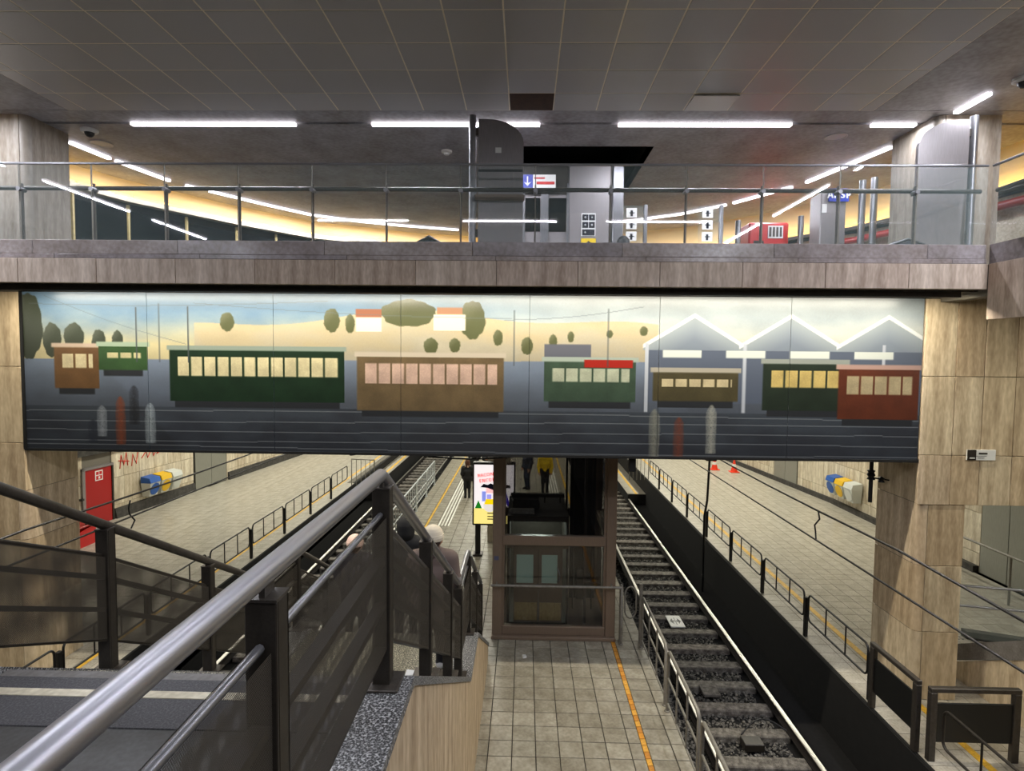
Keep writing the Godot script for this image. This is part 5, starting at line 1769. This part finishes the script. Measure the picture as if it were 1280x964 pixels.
		for yy in [6.6, 7.95]:
			bx("hinge", M.steel_grey, g, minf(q[3], x0 if q[5] > 0 else x1) , maxf(q[3], x0 if q[5] > 0 else x1), yy, yy + 0.1, 8.0, 8.05)
		if q[5] > 0:
			bx("sticker", M.white, g, -0.43, -0.35, 7.72, 7.79, 7.993, 7.999)
			bx("slot", M.black_board, g, -0.66, -0.06, 7.47, 7.5, 7.99, 8.0)
			bx("rail", M.bronze, g, -0.7, -0.03, 7.08, 7.16, 7.96, 8.0)
	# ticket gates: glass pylons with stacked pictograms
	for q in [[1.72, 10.2, "glass ticket gate pylon with stacked pictograms next to the lift"], [3.02, 10.2, "glass ticket gate pylon with stacked pictograms beside the red machine"]]:
		var g := thing("ticket_gate", q[2], "ticket gate", V(q[0], DECK, q[1]))
		bx("glass_leaf", M.glass, g, q[0] - 0.06, q[0] + 0.34, DECK + 0.1, 7.58, q[1], q[1] + 0.02)
		bx("frame_post", M.inox, g, q[0] + 0.3, q[0] + 0.36, DECK, 7.6, q[1] - 0.02, q[1] + 0.06, 0.008)
		bx("plinth", M.inox_dull, g, q[0] - 0.06, q[0] + 0.36, DECK, DECK + 0.15, q[1] - 0.05, q[1] + 0.4, 0.01)
		for k in 4:
			var pl := bx("pictogram", M.white, g, q[0], q[0] + 0.18, 7.38 - k * 0.2, 7.54 - k * 0.2, q[1] - 0.01, q[1])
			bx("figure", M.navy, pl, q[0] + 0.07, q[0] + 0.11, 7.4 - k * 0.2, 7.5 - k * 0.2, q[1] - 0.014, q[1] - 0.01)
			bx("figure_arm", M.navy, pl, q[0] + 0.05, q[0] + 0.14, 7.45 - k * 0.2, 7.465 - k * 0.2, q[1] - 0.014, q[1] - 0.01)
	# red ticket machine
	var rm := thing("ticket_machine", "red ticket machine with a white display panel", "ticket machine", V(4.9, DECK, 12.0))
	bx("cabinet", M.red, rm, 4.5, 5.3, DECK, 7.72, 12.0, 12.6, 0.03)
	bx("display_panel", M.white, rm, 4.88, 5.18, 7.4, 7.65, 11.985, 12.0)
	for k in 4:
		bx("display_line", M.steel_grey, rm, 4.9 + k * 0.07, 4.945 + k * 0.07, 7.43, 7.62, 11.98, 11.986)
	bx("keypad", M.steel_dark, rm, 4.6, 4.8, 7.2, 7.35, 11.985, 12.0)
	# stainless posts and railings of the fare line
	for q in [[4.28, 12.0, 7.75], [5.35, 11.6, 7.75], [5.6, 11.5, 7.75], [5.78, 10.3, 8.05], [5.98, 10.3, 8.1]]:
		var po := thing("barrier_post", "round stainless post of the fare gate line", "post", V(q[0], DECK, q[1]), "fare line posts")
		st2 = mb()
		tube(st2, [V(q[0], DECK, q[1]), V(q[0], q[2], q[1])], 0.055, 14)
		build(st2, "shaft", M.inox, po)
		st2 = mb()
		lathe(st2, V(q[0], DECK, q[1]), [[0.09, 0.0], [0.09, 0.015], [0.055, 0.03]], 14)
		build(st2, "foot", M.inox, po)
	# steel kiosk with the blue sign
	var ks := thing("steel_kiosk", "stainless kiosk with a blue lettered sign on top", "kiosk", V(5.4, DECK, 10.6))
	bx("body", M.inox_dull, ks, 5.18, 5.62, DECK, 7.9, 10.5, 10.9, 0.015)
	bx("sign_panel", M.blue_sign, ks, 5.3, 5.64, 7.74, 7.96, 10.46, 10.5)
	bx("notice", M.white, ks, 5.2, 5.28, 7.55, 7.7, 10.49, 10.5)
	text_part("ANSP", 0.12, M.white, ks, V(5.47, 7.85, 10.455))
	# bundles lying against the glass
	for q in [[5.0, 7.85, 0.42, "wide navy blue cloth bundle lying against the glass by the pillar"], [-1.3, 7.85, 0.26, "small navy cloth bundle lying against the glass by the gate"]]:
		var b := thing("cloth_bundle", q[3], "bag", V(q[0], DECK, q[1]))
		st2 = mb()
		var prof := []
		for i in 9:
			var a := PI * 0.5 * i / 8.0
			prof.append([cos(a) * q[2] * (1.0 + 0.04 * sin(i * 2.3)), sin(a) * 0.36])
		prof[8][0] = 0.0
		lathe(st2, Vector3.ZERO, prof, 24)
		var o := build(st2, "cloth", M.navy, b)
		o.position = Vector3.ZERO
		o.scale = Vector3(1, 1, 0.28)
		st2 = mb()
		var hw: float = q[2] * 0.6
		tube(st2, [V(q[0] - hw, DECK + 0.27, q[1] - 0.06), V(q[0], DECK + 0.36, q[1] - 0.03), V(q[0] + hw, DECK + 0.27, q[1] - 0.06)], 0.02, 8)
		build(st2, "strap", M.black_paint, b)
	var yb := thing("floor_bin", "small yellow bin with a black dome lid beside the ticket gate", "bin", V(1.62, DECK, 9.6))
	st2 = mb()
	lathe(st2, V(1.58, DECK, 9.6), [[0.1, 0.0], [0.11, 0.58], [0.1, 0.6]], 18)
	build(st2, "body", M.yellow_sign, yb)
	st2 = mb()
	lathe(st2, V(1.58, DECK, 9.6), [[0.11, 0.6], [0.1, 0.68], [0.06, 0.73], [0.0, 0.75]], 18)
	build(st2, "lid", M.black_board, yb)

func text_part(txt: String, size: float, m: Material, parent: Node3D, at: Vector3, turn := 0.0, tilt := 0.0) -> void:
	var tm := TextMesh.new()
	tm.text = txt
	var f := SystemFont.new()
	f.font_names = PackedStringArray(["Droid Sans"])
	f.font_weight = 700
	tm.font = f
	tm.font_size = 32
	tm.pixel_size = size * S / 24.0
	tm.depth = 0.004
	var o := MeshInstance3D.new()
	o.mesh = tm
	o.material_override = m
	o.name = "lettering"
	parent.add_child(o, true)
	o.position = at - origin_of(parent)
	o.rotation = Vector3(0, turn, tilt)

func glass_balustrade() -> void:
	var t := thing("glass_balustrade", "frameless glass balustrade with steel rails along the bridge edge", "balustrade", V(-1, 6.44, 7.6))
	var xs := []
	var x := -6.63 - 0.963 * 2
	while x < 5.7:
		xs.append(x); x += 0.963
	xs.append(5.8)
	for i in range(xs.size() - 1):
		var a: float = xs[i]
		var b: float = xs[i + 1]
		bx("pane", M.glass, t, a + 0.004, b - 0.004, 6.44, 7.42, 7.56, 7.575)
		if i > 0:
			bx("joint_post", M.steel_grey, t, a - 0.011, a + 0.011, 6.42, 7.18, 7.6, 7.625)
			var st := mb()
			tube(st, [V(a, 7.1, 7.545), V(a, 7.1, 7.66)], 0.028, 12)
			build(st, "clamp", M.inox, t)
			bx("edge_seal", M.galv, t, a - 0.005, a + 0.005, 6.44, 7.42, 7.558, 7.577)
	bx("top_edge", M.inox, t, -9.0, 5.8, 7.415, 7.44, 7.552, 7.583, 0.004)
	var st2 := mb()
	tube(st2, [V(-9.0, 7.14, 7.68), V(5.8, 7.14, 7.68)], 0.028, 10)
	build(st2, "handrail", M.steel_grey, t)
	var s := thing("side_balustrade", "glass balustrade turning along the side of the void", "balustrade", V(5.85, 6.44, 4.0))
	var z := 7.56
	while z > 0.0:
		bx("pane", M.glass, s, 5.848, 5.863, 6.44, 7.42, z - 0.95, z - 0.004)
		bx("edge_seal", M.galv, s, 5.846, 5.866, 6.44, 7.42, z - 0.958, z - 0.95)
		z -= 0.963
	bx("top_edge", M.inox, s, 5.84, 5.872, 7.415, 7.44, -0.5, 7.56, 0.004)
	st2 = mb()
	tube(st2, [V(5.95, 7.14, -0.5), V(5.95, 7.14, 7.6)], 0.028, 10)
	build(st2, "handrail", M.steel_grey, s)

func poster() -> void:
	var t := thing("display_sign", "backlit advertising display on a black post in the middle of the island", "display", V(-0.72, 0, 14.2))
	bx("foot", M.steel_grey, t, -1.24, -1.0, 0.0, 0.05, 14.1, 14.4, 0.01)
	bx("post", M.black_paint, t, -1.19, -1.06, 0.03, 0.8, 14.2, 14.32, 0.01)
	bx("case", M.black_paint, t, -1.26, -0.2, 0.76, 2.34, 14.18, 14.34, 0.02)
	var e := 1.1
	var scr := bx("screen", glow(Color(0.93, 0.9, 0.9), e), t, -1.22, -0.24, 0.81, 2.28, 14.172, 14.181)
	var depth := [14.168]
	var sh := func(pts: Array, c: Color) -> void:
		var Z: float = depth[0]
		var st := mb()
		var poly := []
		for p in pts: poly.append(V(-1.22 + p[0] * 0.98, 0.81 + p[1] * 1.47, Z))
		prism(st, poly, V(0, 0, 0.003))
		build(st, "screen_shape", glow(c, e), scr)
	sh.call([[0, 0], [1, 0], [1, 0.26], [0, 0.26]], Color(0.93, 0.86, 0.5))
	depth[0] = 14.166
	sh.call([[0.02, 0.26], [0.2, 0.26], [0.11, 0.4]], Color(0.1, 0.45, 0.12))
	sh.call([[0.2, 0.38], [0.3, 0.38], [0.3, 0.55], [0.2, 0.55]], Color(0.5, 0.55, 0.85))
	sh.call([[0.32, 0.38], [0.44, 0.38], [0.44, 0.5], [0.32, 0.5]], Color(0.62, 0.6, 0.88))
	sh.call([[0.3, 0.52], [0.6, 0.52], [0.6, 0.62], [0.3, 0.62]], Color(0.93, 0.72, 0.72))
	var ring := []
	for i in 20:
		ring.append([0.4 + 0.17 * cos(TAU * i / 20.0), 0.31 + 0.11 * sin(TAU * i / 20.0)])
	sh.call(ring, Color(0.85, 0.82, 0.8))
	depth[0] = 14.164
	sh.call([[0.26, 0.33], [0.54, 0.33], [0.56, 0.42], [0.3, 0.42]], Color(0.93, 0.8, 0.05))
	sh.call([[0.58, 0.28], [0.66, 0.28], [0.68, 0.5], [0.78, 0.4], [0.86, 0.28], [0.93, 0.28], [0.8, 0.56], [0.66, 0.58], [0.55, 0.5]], Color(0.2, 0.14, 0.55))
	sh.call([[0.16, 0.62], [0.24, 0.68], [0.34, 0.66], [0.42, 0.69], [0.55, 0.64], [0.7, 0.68], [0.9, 0.66], [0.92, 0.61], [0.7, 0.61], [0.5, 0.57], [0.34, 0.61]], Color(0.03, 0.03, 0.07))
	sh.call([[0.48, 0.59], [0.72, 0.57], [0.72, 0.59]], Color(0.8, 0.2, 0.12))
	text_part("RACONTA", 0.088, glow(Color(0.85, 0.15, 0.13), e), scr, V(-0.87, 2.04, 14.164), 0.0, 0.14)
	text_part("ENCORE P", 0.088, glow(Color(0.85, 0.15, 0.13), e), scr, V(-0.82, 1.91, 14.164), 0.0, 0.14)
	for q in [[0.34, 0.8, 0.115], [0.34, 0.78, 0.07], [0.34, 0.7, 0.17]]:
		sh.call([[q[0], q[2]], [q[1], q[2]], [q[1], q[2] + 0.018], [q[0], q[2] + 0.018]], Color(0.25, 0.22, 0.15))
	area(V(-0.73, 1.55, 14.12), Vector2(0.9, 1.3), 0.5, Color(1.0, 0.95, 0.9), facing(Vector3(0, 0, 1), Vector3.RIGHT))

# ------------------------------------------------------------------ people
# tapered capsules joined by a smooth minimum and meshed as surface nets; bones: [a, b, ra, rb, colour]
func sdf(st: SurfaceTool, bones: Array, cell: float, k: float, xf: Transform3D) -> void:
	var lo := Vector3(1e9, 1e9, 1e9)
	var hi := -lo
	for b in bones:
		var r: float = maxf(b[2], b[3]) + cell * 3.0
		for p in [b[0], b[1]]:
			lo = lo.min(p - Vector3(r, r, r)); hi = hi.max(p + Vector3(r, r, r))
	var nx := int((hi.x - lo.x) / cell) + 2
	var ny := int((hi.y - lo.y) / cell) + 2
	var nz := int((hi.z - lo.z) / cell) + 2
	var F := PackedFloat32Array()
	F.resize(nx * ny * nz)
	F.fill(1.0)
	var W := PackedFloat32Array()
	W.resize(nx * ny * nz)
	W.fill(9.0)
	var C := PackedInt32Array()
	C.resize(nx * ny * nz)
	for bi in bones.size():
		var b = bones[bi]
		var a: Vector3 = b[0]
		var d: Vector3 = b[1] - a
		var dd := maxf(d.length_squared(), 1e-9)
		var r: float = maxf(b[2], b[3]) + cell * 2.5 + k
		var e0: Vector3 = ((b[0] as Vector3).min(b[1]) - Vector3(r, r, r) - lo) / cell
		var e1: Vector3 = ((b[0] as Vector3).max(b[1]) + Vector3(r, r, r) - lo) / cell
		for z in range(maxi(0, int(e0.z)), mini(nz, int(e1.z) + 2)):
			for y in range(maxi(0, int(e0.y)), mini(ny, int(e1.y) + 2)):
				var row := (z * ny + y) * nx
				for x in range(maxi(0, int(e0.x)), mini(nx, int(e1.x) + 2)):
					var p := lo + Vector3(x, y, z) * cell
					var t := clampf((p - a).dot(d) / dd, 0.0, 1.0)
					var v: float = (p - a - d * t).length() - lerpf(b[2], b[3], t)
					var i := row + x
					if v < W[i]:
						W[i] = v; C[i] = bi
					var f := F[i]
					var h := maxf(k - absf(f - v), 0.0) / k
					F[i] = minf(f, v) - h * h * k * 0.25
	var idx := PackedInt32Array()
	idx.resize(nx * ny * nz)
	idx.fill(-1)
	var vs := []
	var ns := []
	var cs := []
	for z in nz - 1:
		for y in ny - 1:
			for x in nx - 1:
				var i := (z * ny + y) * nx + x
				var o := [i, i + 1, i + nx, i + nx + 1, i + nx * ny, i + nx * ny + 1, i + nx * ny + nx, i + nx * ny + nx + 1]
				var neg := 0
				for q in o:
					if F[q] < 0.0: neg += 1
				if neg == 0 or neg == 8: continue
				var s := Vector3.ZERO
				var n := 0
				for e in [[0, 1], [2, 3], [4, 5], [6, 7], [0, 2], [1, 3], [4, 6], [5, 7], [0, 4], [1, 5], [2, 6], [3, 7]]:
					var fa := F[o[e[0]]]
					var fb := F[o[e[1]]]
					if (fa < 0.0) != (fb < 0.0):
						var u := fa / (fa - fb)
						var pa := Vector3(e[0] & 1, (e[0] >> 1) & 1, e[0] >> 2)
						var pb := Vector3(e[1] & 1, (e[1] >> 1) & 1, e[1] >> 2)
						s += pa.lerp(pb, u); n += 1
				idx[i] = vs.size()
				vs.append(xf * (lo + (Vector3(x, y, z) + s / n) * cell))
				var g := Vector3(F[o[1]] + F[o[3]] + F[o[5]] + F[o[7]] - F[o[0]] - F[o[2]] - F[o[4]] - F[o[6]], F[o[2]] + F[o[3]] + F[o[6]] + F[o[7]] - F[o[0]] - F[o[1]] - F[o[4]] - F[o[5]], F[o[4]] + F[o[5]] + F[o[6]] + F[o[7]] - F[o[0]] - F[o[1]] - F[o[2]] - F[o[3]])
				ns.append((xf.basis * g).normalized())
				cs.append(bones[C[i]][4])
	var step := [1, nx, nx * ny]
	for z in range(1, nz - 1):
		for y in range(1, ny - 1):
			for x in range(1, nx - 1):
				var i := (z * ny + y) * nx + x
				for ax in 3:
					if (F[i] < 0.0) == (F[i + step[ax]] < 0.0): continue
					var u: int = step[(ax + 1) % 3]
					var w: int = step[(ax + 2) % 3]
					var q := [idx[i], idx[i - u], idx[i - u - w], idx[i - w]]
					if q.has(-1): continue
					for f in [[0, 1, 2], [0, 2, 3]]:
						var a: int = q[f[0]]
						var b: int = q[f[1]]
						var c: int = q[f[2]]
						if (vs[b] - vs[a]).cross(vs[c] - vs[a]).dot(ns[a] + ns[b] + ns[c]) > 0.0:
							var tmp := b; b = c; c = tmp
						for v in [a, b, c]:
							st.set_color(cs[v]); st.set_normal(ns[v]); st.add_vertex(vs[v])

func lin(c: Color) -> Color:
	return c.srgb_to_linear()

# o: at (plan point), H (metres), turn, jacket, trousers, shoes, skin, hair, cell, long coat flag, stride, arms
func person(label: String, o: Dictionary) -> Node3D:
	var base: Vector3 = o.at
	var t := thing("person", label, "person", base)
	var H: float = o.H
	var xf := Transform3D(Basis(Vector3.UP, o.get("turn", 0.0)).scaled(Vector3(H, H, H)), base)
	var J := lin(o.jacket)
	var T := lin(o.trousers)
	var K := lin(o.shoes)
	var F := lin(o.skin)
	var big: float = o.get("bulk", 0.008)
	var s: float = o.get("stride", 0.0)
	var bones := []
	# torso
	bones.append([Vector3(-0.042, 0.52, 0), Vector3(0.042, 0.52, 0), 0.066 + big, 0.066 + big, J if o.get("long", true) else T])
	bones.append([Vector3(0, 0.54, 0.005), Vector3(0, 0.66, 0.005), 0.072 + big, 0.074 + big, J])
	bones.append([Vector3(-0.04, 0.7, 0), Vector3(0.04, 0.7, 0), 0.07 + big, 0.07 + big, J])
	bones.append([Vector3(-0.085, 0.785, 0.005), Vector3(0.085, 0.785, 0.005), 0.042 + big, 0.042 + big, J])
	bones.append([Vector3(-0.04, 0.8, 0.005), Vector3(0.04, 0.8, 0.005), 0.04 + big, 0.04 + big, J])
	if o.get("long", true):
		bones.append([Vector3(-0.04, 0.5, 0), Vector3(-0.045, 0.42, 0), 0.07 + big, 0.062 + big, J])
		bones.append([Vector3(0.04, 0.5, 0), Vector3(0.045, 0.42, 0), 0.07 + big, 0.062 + big, J])
	# neck and head with jaw, nose, ears
	bones.append([Vector3(0, 0.82, 0.008), Vector3(0, 0.885, 0), 0.036, 0.03, F if not o.get("scarf", false) else J])
	bones.append([Vector3(0, 0.915, 0.004), Vector3(0, 0.942, 0.004), 0.052, 0.057, F])
	bones.append([Vector3(0, 0.885, -0.025), Vector3(0, 0.905, -0.02), 0.03, 0.04, F])
	bones.append([Vector3(0, 0.918, -0.055), Vector3(0, 0.902, -0.066), 0.008, 0.012, F])
	for sx in [-1.0, 1.0]:
		bones.append([Vector3(sx * 0.054, 0.922, 0.004), Vector3(sx * 0.056, 0.902, 0.002), 0.012, 0.009, F])
		# arms
		var el := Vector3(sx * (0.128 + big), 0.635, 0.01 + sx * s * 0.25)
		var wr := Vector3(sx * (0.118 + big), 0.5, -0.04 + sx * s * 0.4)
		if o.get("pockets", false): wr = Vector3(sx * (0.095 + big), 0.52, -0.05)
		if o.get("phone", false):
			el = Vector3(sx * 0.12, 0.64, -0.01); wr = Vector3(sx * 0.05, 0.66, -0.12)
		bones.append([Vector3(sx * (0.1 + big), 0.785, 0.005), el, 0.036 + big, 0.03 + big * 0.8, J])
		bones.append([el, wr, 0.029 + big * 0.8, 0.022 + big * 0.5, J])
		var hand: Vector3 = wr + (wr - el).normalized() * 0.045
		bones.append([wr, hand, 0.02, 0.022, F])
		# legs
		var st_: float = s * sx
		var kn := Vector3(sx * 0.05, 0.285, -0.02 - st_ * 0.5)
		var an := Vector3(sx * 0.05, 0.05, 0.012 - st_)
		bones.append([Vector3(sx * 0.046, 0.5, 0), kn, 0.058, 0.041, T])
		bones.append([kn, an, 0.04, 0.029, T])
		bones.append([an + Vector3(0, -0.02, 0.012), an + Vector3(sx * 0.008, -0.028, -0.085), 0.026, 0.021, K])
	var st := mb()
	sdf(st, bones, o.get("cell", 0.02) / H, 0.03, xf)
	# five fingers on each hand, the thumb leaving the side of the palm
	for sx in [-1.0, 1.0]:
		var el := Vector3(sx * (0.128 + big), 0.635, 0.01 + sx * s * 0.25)
		var wr := Vector3(sx * (0.118 + big), 0.5, -0.04 + sx * s * 0.4)
		if o.get("pockets", false): continue
		if o.get("phone", false):
			el = Vector3(sx * 0.12, 0.64, -0.01); wr = Vector3(sx * 0.05, 0.66, -0.12)
		var d := (wr - el).normalized()
		var palm := wr + d * 0.05
		var side := Vector3(0, 0, 1) if absf(d.z) < 0.7 else Vector3(0, 1, 0)
		side = (side - d * side.dot(d)).normalized()
		var curl := Vector3(-sx, 0, 0)
		st.set_color(F)
		for i in 4:
			var root := palm + side * (-0.015 + 0.01 * i)
			var ln: float = [0.038, 0.044, 0.041, 0.032][i]
			var a0 := xf * root
			var a1 := xf * (root + d * ln * 0.55 + curl * 0.004)
			var a2 := xf * (root + d * ln + curl * 0.014)
			tube(st, [a0, a1, a2], [0.0092 * H / S / 1.7, 0.0085 * H / S / 1.7, 0.006 * H / S / 1.7], 6)
		var th := wr + d * 0.022 - side * 0.018
		tube(st, [xf * th, xf * (th + d * 0.014 - side * 0.014), xf * (th + d * 0.032 - side * 0.016 + curl * 0.006)], [0.01 * H / S / 1.7, 0.009 * H / S / 1.7, 0.007 * H / S / 1.7], 6)
	build(st, "body", M.vert, t)
	# eyes and mouth
	for sx in [-1.0, 1.0]:
		st = mb()
		lathe(st, xf * Vector3(sx * 0.021, 0.925, -0.05), [[0.0, -0.006], [0.007, 0.0], [0.0, 0.006]], 8)
		build(st, "eye", M.black_board, t)
	st = mb()
	tube(st, [xf * Vector3(-0.016, 0.886, -0.052), xf * Vector3(0, 0.885, -0.056), xf * Vector3(0.016, 0.886, -0.052)], 0.004, 6)
	build(st, "mouth", M.rust, t)
	# hair
	st = mb()
	var hc := lin(o.hair)
	var hb := [[Vector3(0, 0.925, 0.014), Vector3(0, 0.955, 0.008), 0.06, 0.055, hc], [Vector3(0, 0.9, 0.03), Vector3(0, 0.94, 0.02), 0.045, 0.055, hc]]
	if o.get("hair_long", false):
		hb.append([Vector3(-0.02, 0.83, 0.045), Vector3(-0.02, 0.92, 0.025), 0.035, 0.045, hc])
		hb.append([Vector3(0.02, 0.83, 0.045), Vector3(0.02, 0.92, 0.025), 0.035, 0.045, hc])
	sdf(st, hb, o.get("cell", 0.02) * 0.6 / H, 0.015, xf)
	build(st, "hair", M.vert, t)
	if o.has("hat"):
		var hm := mat(o.hat, 0.95)
		st = mb()
		var k := H / S
		var hp := []
		for i in 11:
			var a := PI * 0.5 * i / 10.0
			hp.append([0.071 * k * cos(a) * (1.0 + 0.015 * sin(i * 3.0)), (0.022 + 0.07 * sin(a)) * k])
		hp[10][0] = 0.0
		lathe(st, xf * Vector3(0, 0.925, 0.006), hp, 24)
		var hat := build(st, "knit_cap", hm, t)
		st = mb()
		lathe(st, xf * Vector3(0, 0.925, 0.006), [[0.066 * k, -0.012 * k], [0.074 * k, -0.006 * k], [0.0765 * k, 0.012 * k], [0.074 * k, 0.03 * k], [0.066 * k, 0.034 * k]], 24)
		build(st, "turned_brim", hm, hat)
	if o.has("hood"):
		st = mb()
		sdf(st, [[Vector3(0, 0.935, 0.012), Vector3(0, 0.95, 0.01), 0.068, 0.062, lin(o.hood)], [Vector3(0, 0.88, 0.03), Vector3(0, 0.93, 0.02), 0.066, 0.066, lin(o.hood)]], o.get("cell", 0.02) * 0.6 / H, 0.03, xf)
		build(st, "hood", M.vert, t)
	if o.has("collar"):
		st = mb()
		sdf(st, [[Vector3(-0.045, 0.825, 0.02), Vector3(0, 0.83, 0.045), 0.03, 0.034, lin(o.collar)], [Vector3(0, 0.83, 0.045), Vector3(0.045, 0.825, 0.02), 0.034, 0.03, lin(o.collar)], [Vector3(-0.045, 0.825, 0.02), Vector3(-0.03, 0.82, -0.04), 0.03, 0.026, lin(o.collar)], [Vector3(0.045, 0.825, 0.02), Vector3(0.03, 0.82, -0.04), 0.03, 0.026, lin(o.collar)]], o.get("cell", 0.02) * 0.6 / H, 0.02, xf)
		build(st, "hood_collar", M.vert, t)
	return t

func people() -> void:
	var skin := Color(0.72, 0.55, 0.45)
	var dark := Color(0.05, 0.05, 0.055)
	person("person in a pale knit cap and grey brown coat walking down the stairs", {at = V(-0.98, 1.51, 6.2), H = 1.74, turn = 0.06, jacket = Color(0.36, 0.31, 0.28), trousers = Color(0.1, 0.1, 0.12), shoes = Color(0.8, 0.8, 0.8), skin = skin, hair = Color(0.16, 0.1, 0.07), hat = Color(0.78, 0.74, 0.66), collar = Color(0.3, 0.25, 0.23), bulk = 0.02, cell = 0.018, stride = 0.05, scarf = true})
	person("person in a black hooded jacket lower on the stairs", {at = V(-1.47, 1.34, 7.18), H = 1.74, turn = 0.1, jacket = dark, trousers = Color(0.07, 0.07, 0.09), shoes = dark, skin = skin, hair = dark, hood = Color(0.035, 0.035, 0.04), bulk = 0.018, stride = 0.05})
	person("person in a pinkish white knit cap near the foot of the stairs", {at = V(-2.36, 0.84, 8.0), H = 1.72, turn = -0.05, jacket = Color(0.16, 0.15, 0.17), trousers = Color(0.1, 0.1, 0.13), shoes = dark, skin = skin, hair = Color(0.3, 0.2, 0.12), hat = Color(0.84, 0.72, 0.66), bulk = 0.018, stride = 0.04})
	person("person in black with brown hair standing by the guide strips on the island", {at = V(-1.95, 0, 19.9), H = 1.47, turn = 0.25, jacket = dark, trousers = Color(0.06, 0.06, 0.07), shoes = dark, skin = skin, hair = Color(0.3, 0.17, 0.1), hair_long = true, collar = Color(0.75, 0.66, 0.58), bulk = 0.012, cell = 0.024, long = false, pockets = true})
	person("person in a dark coat standing further along the island", {at = V(-1.95, 0, 22.6), H = 1.7, turn = 2.6, jacket = Color(0.07, 0.07, 0.08), trousers = Color(0.06, 0.06, 0.08), shoes = dark, skin = skin, hair = dark, bulk = 0.014, cell = 0.026, pockets = true})
	person("person in a black jacket beside the travertine column", {at = V(-1.35, 0, 22.0), H = 1.7, turn = 3.0, jacket = dark, trousers = Color(0.06, 0.06, 0.08), shoes = dark, skin = skin, hair = Color(0.12, 0.08, 0.06), bulk = 0.014, cell = 0.026, phone = true})
	person("person in a yellow jacket and black trousers behind the lift", {at = V(0.77, 0, 20.7), H = 1.72, turn = PI, jacket = Color(0.86, 0.72, 0.05), trousers = Color(0.05, 0.05, 0.06), shoes = dark, skin = skin, hair = dark, bulk = 0.016, cell = 0.026, long = false, stride = 0.03})
	person("person in dark blue jeans standing behind the lift", {at = V(0.14, 0, 21.4), H = 1.74, turn = 2.2, jacket = Color(0.16, 0.18, 0.22), trousers = Color(0.14, 0.17, 0.25), shoes = dark, skin = skin, hair = dark, bulk = 0.014, cell = 0.026, long = false})

func small_things() -> void:
	# traffic cones with a tape on the far right platform
	for q in [[9.13, 25.2, "orange traffic cone with white band on the far right platform"], [8.45, 25.7, "orange traffic cone with white band beside the signal post"]]:
		var t := thing("traffic_cone", q[2], "cone", V(q[0], 0, q[1]))
		bx("base", M.orange, t, q[0] - 0.19, q[0] + 0.19, 0, 0.03, q[1] - 0.19, q[1] + 0.19, 0.01)
		var st := mb()
		lathe(st, V(q[0], 0.03, q[1]), [[0.14, 0.0], [0.095, 0.2]], 16)
		lathe(st, V(q[0], 0.03, q[1]), [[0.068, 0.32], [0.03, 0.5], [0.0, 0.51]], 16)
		build(st, "shell", M.orange, t)
		st = mb()
		lathe(st, V(q[0], 0.03, q[1]), [[0.095, 0.2], [0.068, 0.32]], 16)
		build(st, "white_band", M.white, t)
	# white paper bags on the stair treads next to the railing
	for q in [[-0.86, 4.42, 2.35, "white paper bag with a black mark on a stair tread"], [-0.84, 5.0, 2.06, "crumpled white paper bag on the tread below"]]:
		var t := thing("paper_bag", q[3], "bag", V(q[0], q[2], q[1]))
		var st := mb()
		var x: float = q[0]
		var z: float = q[1]
		var y: float = q[2]
		hexa(st, [V(x - 0.05, y, z - 0.05), V(x + 0.05, y, z - 0.05), V(x + 0.045, y + 0.15, z - 0.03), V(x - 0.05, y + 0.14, z - 0.03), V(x - 0.05, y, z + 0.05), V(x + 0.05, y, z + 0.05), V(x + 0.05, y + 0.15, z + 0.02), V(x - 0.045, y + 0.16, z + 0.02)])
		build(st, "bag", M.white, t)
		bx("mark", M.black_board, t, x - 0.03, x + 0.03, y + 0.02, y + 0.06, z - 0.055, z - 0.045)
	# scrap of paper on the island floor
	var p := thing("paper_scrap", "small crumpled scrap of paper on the floor tiles before the lift", "litter", V(0.05, 0.0, 9.35))
	var st3 := mb()
	hexa(st3, [V(0.02, 0.0, 9.32), V(0.08, 0.002, 9.33), V(0.085, 0.02, 9.36), V(0.03, 0.025, 9.35), V(0.0, 0.0, 9.4), V(0.07, 0.004, 9.42), V(0.06, 0.03, 9.4), V(0.01, 0.02, 9.41)])
	build(st3, "paper", M.white, p)
